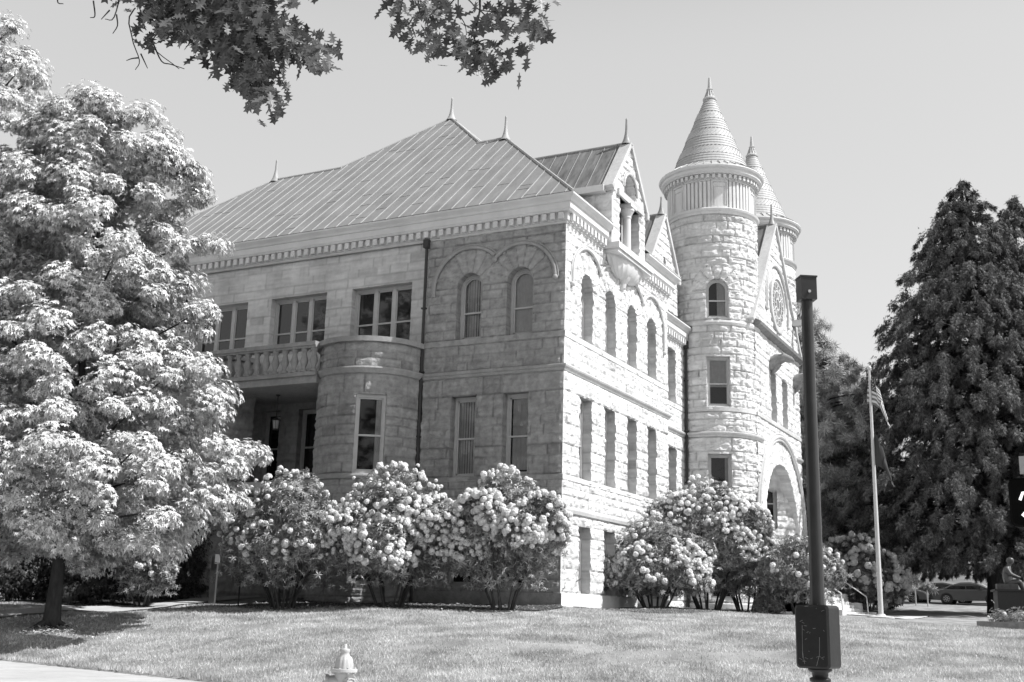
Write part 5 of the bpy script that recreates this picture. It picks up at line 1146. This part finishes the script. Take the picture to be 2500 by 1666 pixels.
# cars
def car(label, px, d, rz, tone, seed, flip=1, z=None):
    q = survey(px, 1470, d); T = thing('parked_car', label, 'car', (q[0], q[1], gz(q[0], q[1])+.02 if z is None else z), rz, 'cars parked along the far street')
    CP_ = mat('car_paint', tone, .25, .03, 2, spec=.8)
    prof = [(-2.32, .42), (-2.36, .62), (-2.28, .86), (-1.95, .97), (-1.62, 1.0), (-1.05, 1.3), (-.55, 1.42), (.1, 1.44), (.6, 1.36), (1.3, 1.0), (1.7, .93), (2.15, .8), (2.33, .62), (2.34, .4), (2.2, .26), (-2.2, .26)]
    low = [(x, min(z_, .97-.02*(x > 1))) for x, z_ in prof]
    def loft(poly, secs):
        m = MB(); k = len(poly); p = np.array(poly); rows = []
        for (y, sx, sz) in secs: rows.append(np.c_[p[:, 0]*sx, np.full(k, y), .26+(p[:, 1]-.26)*sz])
        m.add(np.vstack(rows), [tuple(range(k)), tuple(range((len(secs)-1)*k, len(secs)*k))[::-1]]+[(i*k+(j+1) % k, i*k+j, (i+1)*k+j, (i+1)*k+(j+1) % k) for i in range(len(secs)-1) for j in range(k)]); return m
    b = loft(low, [(-.9, .97, .86), (-.86, .995, .97), (-.75, 1, 1), (.75, 1, 1), (.86, .995, .97), (.9, .97, .86)]); bo = b.build('body', CP_, T, False)
    cab = [(-1.75, .95), (-1.05, 1.3), (-.55, 1.42), (.1, 1.44), (.6, 1.36), (1.35, .96)]
    c = loft(cab, [(-.74, 1, 1.0), (-.58, .93, 1.0), (.58, .93, 1.0), (.74, 1, 1.0)]); 
    for rr__ in c.v:
        out = np.abs(rr__[:, 1]) > .7; rr__[out, 2] = np.where(rr__[out, 2] > 1.2, rr__[out, 2]-.1, rr__[out, 2]); rr__[out, 0] *= .97
    c.build('cabin', CP_, bo)
    for sy in (-1, 1):
        for pts in ([(-1.42, .99), (-1.0, 1.23), (-.55, 1.31), (-.25, 1.32), (-.25, .98)], [(-.17, .98), (-.17, 1.32), (.1, 1.33), (.52, 1.25), (.95, .99)]):
            g = MB(); g.prism(pts if sy > 0 else pts[::-1], lambda v, sy=sy: np.c_[v[:, 0], sy*(v[:, 2]-(v[:, 1]-.97)*.12), v[:, 1]], .755, .765); g.build('side_window', GLASSD, bo)
    g = MB(); g.add(np.array([(.68, -.55, 1.345), (.68, .55, 1.345), (1.28, .64, 1.02), (1.28, -.64, 1.02)])+[.03, 0, .012], [(0, 1, 2, 3)]); g.build('windscreen', GLASSD, bo)
    g = MB(); g.add(np.array([(-1.08, .55, 1.3), (-1.08, -.55, 1.3), (-1.62, -.64, 1.02), (-1.62, .64, 1.02)])+[-.03, 0, .012], [(0, 1, 2, 3)]); g.build('rear_window', GLASSD, bo)
    for x in (-1.42, 1.38):
        for sy in (-1, 1):
            M = lambda v, x=x, sy=sy: np.c_[x+v[:, 0], sy*(.78+v[:, 2]), .33+v[:, 1]]
            a = MB(); a.lathe([(.39, .06), (.39, .121), (.3, .122)], (0, 0, 0), 24, M=M); a.build('wheel_arch', BLACKP, bo)
            t_ = MB(); t_.lathe([(.2, .14), (.3, .15), (.33, .12), (.33, -.1), (.2, -.1)], (0, 0, 0), 24, M=M); wh = t_.build('wheel', BLACKP, T, True)
            h = MB(); h.lathe([(.2, .135), (.19, .12), (.04, .125), (.03, .14), (0, .14)], (0, 0, 0), 16, M=M)
            h.build('rim', BLACKP, wh)
            h = MB()
            for k in range(7): an = 2*PI*k/7; h.tube(M(np.array([[.04*math.cos(an), .04*math.sin(an), .138], [.195*math.cos(an), .195*math.sin(an), .142]])), .022, 5)
            h.lathe([(.2, .14), (.215, .146), (.21, .13)], (0, 0, 0), 20, M=M); h.build('spokes', STEEL, wh)
    for sy in (-1, 1):
        h = MB(); h.box(2.12, 2.325, sy*.6-.18, sy*.6+.18, .62, .76); h.build('headlight', STEEL, bo); h = MB(); h.box(-2.345, -2.18, sy*.62-.16, sy*.62+.16, .7, .84); h.build('tail_light', FINM, bo); h = MB(); h.box(.72, .9, sy*.9-.09, sy*.9+.09, .98, 1.1); h.build('mirror', CP_, bo)
    return T
car('dark sedan parked nearest the street edge, cut by the cypress trunk', 2372, 83.5, R(-3), .09, 1)
car('dark car parked behind the nearest sedan, only its rear half showing', 2305, 88, R(-3), .06, 2)
car('lighter car with gleaming headlight half hidden behind the shaded rhododendron', 2188, 88, R(-3), .16, 3)
# pedestrian signal cut by the right edge
q = survey(2533, 1222, 9.0); gq = -1.5; T = thing('pedestrian_signal', 'dark pedestrian signal with a lit white walking figure at the right edge', 'traffic signal', (q[0], q[1], gq), R(-3.2)); zc = q[2]-gq
sc_ = 9/2768
w = MB(); rbox(w, -.185, .185, -.04, .16, zc-.19, zc+.16, .05); hb = w.build('housing', mat('matt_black_housing', .006, .9, .2, 8, spec=.1), T); w = MB()
W_ = [(.02, .1, .02, .022)]
w.lathe([(0, -.01), (.022, 0), (0, .01)], (-.02, -.05, zc+.1), 10)
def cap_(pts, r_): w.tube([(x, -.05, zc+z) for x, z in pts], r_, 6)
cap_([(-.02, .065), (-.03, -.02)], .024); cap_([(-.03, -.02), (-.06, -.07), (-.1, -.115)], .014); cap_([(-.03, -.02), (0, -.07), (.01, -.13)], .014); cap_([(-.02, .06), (-.09, .05), (-.11, .0)], .011); cap_([(-.02, .06), (.03, .02), (.06, .01)], .011)
w.build('walking_figure', emis('lit_white_figure', .9, 1.1), hb)
w = MB(); w.box(-.1, .1, -.02, .0, zc+.19, zc+.32); w.build('plate', STEEL, T); w = MB(); w.tube([(.25, .1, 0), (.25, .1, zc+.5)], .05, 12); w.box(.15, .25, .05, .12, zc-.08, zc+.05); w.box(-.1, .25, .05, .08, zc+.24, zc+.28); w.build('pole', BROWNP, T, True)

# overhanging oak: trunk stands beside the photographer, limbs reach over the lawn
ob = np.array([4.0, -30.5]); T = thing('oak_tree', 'oak whose lobed leaves hang into the top of the picture', 'tree', (ob[0], ob[1], -1.5)); r = np.random.default_rng(9); rr_ = random.Random(9)
w = MB(); w.tube([(0, 0, -.1), (.05, 0, 1), (.1, .1, 3), (.3, .3, 6), (.5, .6, 9)], [.55, .4, .34, .28, .15], 14); w.build('trunk', BARK, T, True)
def clusterpts(spec):
    out = []
    for (x0, y0, x1, y1, wd, n) in spec:
        for k in range(n):
            t_ = r.random(); x = x0+(x1-x0)*t_+r.normal()*wd; y = y0+(y1-y0)*t_+r.normal()*wd; out.append((x, y))
    return np.array(out)
big = clusterpts([(330, -60, 430, 60, 34, 150), (380, 40, 520, 110, 26, 150), (430, -40, 620, 40, 42, 330), (500, 60, 650, 120, 38, 330), (560, 100, 640, 215, 30, 170), (640, 90, 790, 150, 24, 190), (600, 170, 655, 262, 17, 110), (620, 0, 700, 40, 30, 60), (700, -60, 770, 0, 12, 12), (240, -30, 330, 5, 14, 16)])
sml = clusterpts([(950, -20, 985, 60, 14, 26), (1050, -20, 1060, 60, 26, 60), (1010, 70, 1080, 100, 22, 44), (1000, 110, 1030, 135, 9, 10), (1110, 120, 1210, 160, 26, 95), (1190, 30, 1270, 110, 26, 70), (1220, -10, 1330, 20, 26, 50), (1310, 70, 1340, 100, 9, 9), (1190, 160, 1222, 195, 8, 10), (1090, 50, 1120, 90, 12, 10), (1280, 50, 1320, 90, 14, 12)])
L_ = MB(); tw = MB(); P = []; limb_end = {}
for (x, y) in np.vstack([big, sml]):
    d = 11.5+r.normal()*.5; P.append(survey(x, y-8, d)-np.array([ob[0], ob[1], -1.5]))
P = np.array(P); hd = np.tile([0, 0, -1.0], (len(P), 1))+r.normal(size=P.shape)*.45; nn = r.normal(size=P.shape)*.6+np.array([.3, -.9, .3])
scatter(L_, *OAKF, P-[0, 0, -.05], nn, r.uniform(.13, .2, len(P)), r, hd); L_.build('leaf_clusters', LEAFO, T)
def S_(x, y, d=11.5): return survey(x, y, d)-np.array([ob[0], ob[1], -1.5])
tw.tube([(.3, .3, 6.0), (-.8, 3.5, 7.6), S_(480, -220), S_(470, -60), S_(520, 60), S_(590, 150), S_(625, 240)], [.16, .12, .07, .035, .025, .015, .006], 7)
for pts in ([(470, -60), (330, 20), (325, 90), (338, 150), (330, 170)], [(520, 60), (640, 110), (720, 120), (790, 150)], [(470, -60), (400, 60), (372, 110), (440, 170)], [(338, 140), (322, 146), (310, 150)], [(345, 130), (362, 165)], [(372, 110), (395, 150), (420, 158), (448, 171)], [(300, -40), (278, 40), (258, 50)], [(270, 25), (250, 50)], [(228, 0), (232, 40), (219, 46)], [(284, 38), (286, 60), (278, 82)], [(140, -10), (143, 4), (152, 12)], [(480, 20), (560, -20), (640, -60)]):
    q_ = smooth([S_(p[0]+rr_.uniform(-3, 3), p[1]+rr_.uniform(-3, 3)) for p in pts]); tw.tube(q_, np.linspace(.009, .004, len(q_)), 5)
tw.build('limb', BARK, T, True); tw = MB()
tw.tube([(.3, .3, 6.3), (1.5, 4, 8.0), S_(1170, -200), S_(1170, -40), S_(1172, 22), S_(1160, 90), S_(1155, 110)], [.14, .1, .05, .02, .012, .008, .005], 7)
for pts in ([(1100, -40), (1145, 5), (1172, 22), (1230, 31), (1290, 28), (1320, 20)], [(1118, -30), (1120, 30), (1135, 60), (1142, 85)], [(1172, 22), (1200, 45), (1240, 56)], [(1155, 110), (1190, 98), (1230, 120)], [(1118, -10), (1080, 30), (1055, 60)], [(1155, 60), (1180, 50), (1195, 40)], [(1055, -30), (1058, 60), (1070, 75)]):
    q_ = smooth([S_(p[0]+rr_.uniform(-3, 3), p[1]+rr_.uniform(-3, 3)) for p in pts]); tw.tube(q_, np.linspace(.009, .004, len(q_)), 5)
tw.build('limb', BARK, T, True)
P = []; Nn = []                                       # rest of the crown above the frame
for k in range(190):
    a_ = r.random()*2*PI; q = 3.2*math.sqrt(r.random()); c = np.array([q*math.cos(a_)+.3, q*math.sin(a_)+.8, 9.2+r.normal()*.9]); P.append(c+r.normal(size=(40, 3))*[.5, .5, .3]); Nn.append(r.normal(size=(40, 3))*.5+[0, 0, 1])
P = np.vstack(P); m = MB(); scatter(m, *OAKF, P, np.vstack(Nn), r.uniform(.14, .2, len(P)), r); m.build('crown', LEAFO, T)

# grass blades on the lawn in view
r = np.random.default_rng(55); N_ = 480000
px_ = r.uniform(-17, 21, N_); py_ = r.uniform(-18.5, 6, N_); e_ = edist(px_, py_); keep = (e_ > .0) & ~((px_ > -12.85) & (px_ < -11.05)) & ~((px_ < -12.9) & (py_ > -6.6)) & ~((px_ < .6) & (py_ > -4.2+(-px_)*.08)) & (r.random(N_) < np.clip(1.25-(py_+18)/32, .25, 1))
keep &= ((px_-CAM[0])/(py_-CAM[1]) > -1.36) & ((px_-CAM[0])/(py_-CAM[1]) < .1)
for (ax_, ay_, bx_, by_, hh_) in RIDGES:
    t_ = np.clip(((px_-ax_)*(bx_-ax_)+(py_-ay_)*(by_-ay_))/((bx_-ax_)**2+(by_-ay_)**2), 0, 1); keep &= (np.hypot(px_-ax_-t_*(bx_-ax_), py_-ay_-t_*(by_-ay_)+.25) > .42*(.5+vn(px_*3, py_*3, 2))) | (r.random(N_) < .35)
px_ = px_[keep]; py_ = py_[keep]; n = len(px_); z_ = ground(px_, py_); a_ = r.random(n)*2*PI; hgt = r.uniform(.025, .075, n)*(1+.8*(edist(px_, py_) < .25)); wd = r.uniform(.006, .012, n)
c_ = np.stack([px_, py_, z_-.004], 1); dx = np.stack([np.cos(a_)*wd, np.sin(a_)*wd, 0*a_], 1); tip = np.stack([r.normal(size=n)*.025, r.normal(size=n)*.025, hgt], 1)
m = MB(); V = np.stack([c_-dx, c_+dx, c_+tip], 1).reshape(-1, 3); m.add(V, np.arange(3*n).reshape(-1, 3)); go = m.build('grass', GRASS); tag(go, 'short sunlit grass covering the sloping lawn', 'grass', kind='stuff')
# unseen wood across the road behind the viewpoint, added to block low sky light
r = np.random.default_rng(60); cc = np.c_[r.uniform(-75, 70, 420), r.uniform(-62, -50, 420), r.uniform(1, 17, 420)]; P = np.repeat(cc, 90, 0)+r.normal(size=(420*90, 3))*[1.5, 1.3, 1.1]
m = MB(); scatter(m, *STAR, P, r.normal(size=P.shape)*.6+[0, .4, .8], r.uniform(.5, .9, len(P)), r); tl = m.build('added_treeline', LEAFT); tag(tl, 'unseen leafy wood added across the road to dim the south sky', 'wood', kind='stuff')
# clover heads on the lawn, bark chips round the slim trunk
r = np.random.default_rng(58); n = 3600; px_ = np.concatenate([r.uniform(5, 16, 2400), r.uniform(-10, 6, 1200)]); py_ = r.uniform(-17, -2, n); k_ = fbm(px_*.5, py_*.5, 8, 2) > .5; px_, py_ = px_[k_], py_[k_]
m = MB(); z_ = ground(px_, py_)+.06; scatter(m, *LEAF1, np.stack([px_, py_, z_], 1), r.normal(size=(len(px_), 3))*.4+[0, 0, 1], r.uniform(.02, .042, len(px_)), r); o_ = m.build('clover_heads', PETAL); tag(o_, 'tiny white clover heads sprinkled over the lawn', 'clover', kind='stuff')
n = 900; a_ = r.random(n)*2*PI; q_ = np.abs(r.normal(size=n))*.75+.15; px_, py_ = TB[0]+.35+q_*np.cos(a_)*1.3, TB[1]-.25+q_*np.sin(a_)*.8; m = MB(); scatter(m, *LEAF1, np.stack([px_, py_, ground(px_, py_)+.05], 1), r.normal(size=(n, 3))*.3+[0, 0, 1], r.uniform(.05, .13, n), r); o_ = m.build('bark_chips', mat('pale_bark_chips', .62, .8, .2, 3, rnd=.4)); tag(o_, 'pale bark chips around the foot of the slim tree', 'bark chips', kind='stuff')
# fallen petals, chips and leaf litter on the beds
r = np.random.default_rng(56); n = 5200; px_ = np.concatenate([r.uniform(-9.4, .4, 2600), r.uniform(-20, -13, 1600), r.uniform(.3, 4.5, 1000)]); py_ = np.concatenate([r.uniform(-4.4, -.4, 2600), r.uniform(-6, -1, 1600), r.uniform(1, 16, 1000)])
z_ = ground(px_, py_)+.045; m = MB(); scatter(m, *LEAF1, np.stack([px_, py_, z_], 1), r.normal(size=(n, 3))*.25+[0, 0, 1], r.uniform(.04, .11, n), r); lo_ = m.build('leaf_litter', mat('pale_litter', .4, .8, .2, 3, rnd=.6)); tag(lo_, 'pale bark chips and fallen petals scattered on the dark beds', 'leaf litter', kind='stuff')

# ================================================================== light, sky, camera
W = bpy.data.worlds.new('World'); scene.world = W; W.use_nodes = True; nt = W.node_tree; N = nt.nodes; L = nt.links
for n in list(N): N.remove(n)
sky = N.new('ShaderNodeTexSky'); sky.sky_type = 'NISHITA'; sky.sun_disc = False; sky.sun_elevation = SUN_EL; sky.sun_rotation = R(90)-SUN_AZ; sky.air_density = 1.0; sky.dust_density = 1.6; sky.ozone_density = 1
bw = N.new('ShaderNodeRGBToBW'); bg = N.new('ShaderNodeBackground'); out = N.new('ShaderNodeOutputWorld'); L.new(sky.outputs[0], bw.inputs[0])
pw = N.new('ShaderNodeMath'); pw.operation = 'POWER'; pw.inputs[1].default_value = .35; L.new(bw.outputs[0], pw.inputs[0])
ml = N.new('ShaderNodeMath'); ml.operation = 'MULTIPLY'; ml.inputs[1].default_value = 4.35; L.new(pw.outputs[0], ml.inputs[0])
tcw = N.new('ShaderNodeTexCoord'); sep = N.new('ShaderNodeSeparateXYZ'); L.new(tcw.outputs['Generated'], sep.inputs[0])
zr_ = N.new('ShaderNodeMapRange'); zr_.interpolation_type = 'SMOOTHSTEP'; zr_.inputs['From Min'].default_value = .45; zr_.inputs['From Max'].default_value = .82; zr_.inputs['To Min'].default_value = 1; zr_.inputs['To Max'].default_value = .05; L.new(sep.outputs[2], zr_.inputs['Value'])
m2 = N.new('ShaderNodeMath'); m2.operation = 'MULTIPLY'; L.new(ml.outputs[0], m2.inputs[0]); L.new(zr_.outputs[0], m2.inputs[1])
L.new(m2.outputs[0], bg.inputs[0]); bg.inputs[1].default_value = .12; L.new(bg.outputs[0], out.inputs[0])
sl = bpy.data.lights.new('sun', 'SUN'); sl.energy = 5.0; sl.angle = R(.5); sl.color = (1, 1, 1); so_ = bpy.data.objects.new('sun', sl); COL.objects.link(so_); so_.rotation_euler = Vector(SUNV).to_track_quat('Z', 'Y').to_euler(); so_.location = (30, 0, 40)
cam = bpy.data.cameras.new('camera'); cam.sensor_width = 36; cam.lens = FPX/2500*36; cam.clip_end = 2000; cam.clip_start = .1; co = bpy.data.objects.new('camera', cam); COL.objects.link(co)
co.matrix_world = Matrix(((_r2[0], _u2[0], -_f[0], CAM[0]), (_r2[1], _u2[1], -_f[1], CAM[1]), (_r2[2], _u2[2], -_f[2], CAM[2]), (0, 0, 0, 1))); scene.camera = co
scene.view_settings.view_transform = 'Standard'; scene.view_settings.look = 'None'; scene.view_settings.exposure = 0; scene.view_settings.gamma = 1
scene.cycles.max_bounces = 6; scene.cycles.diffuse_bounces = 1; scene.cycles.transparent_max_bounces = 8; scene.cycles.use_denoising = True
try:
    scene.cycles.denoiser = 'OPENIMAGEDENOISE'; scene.cycles.denoising_prefilter = 'ACCURATE'
except Exception: pass
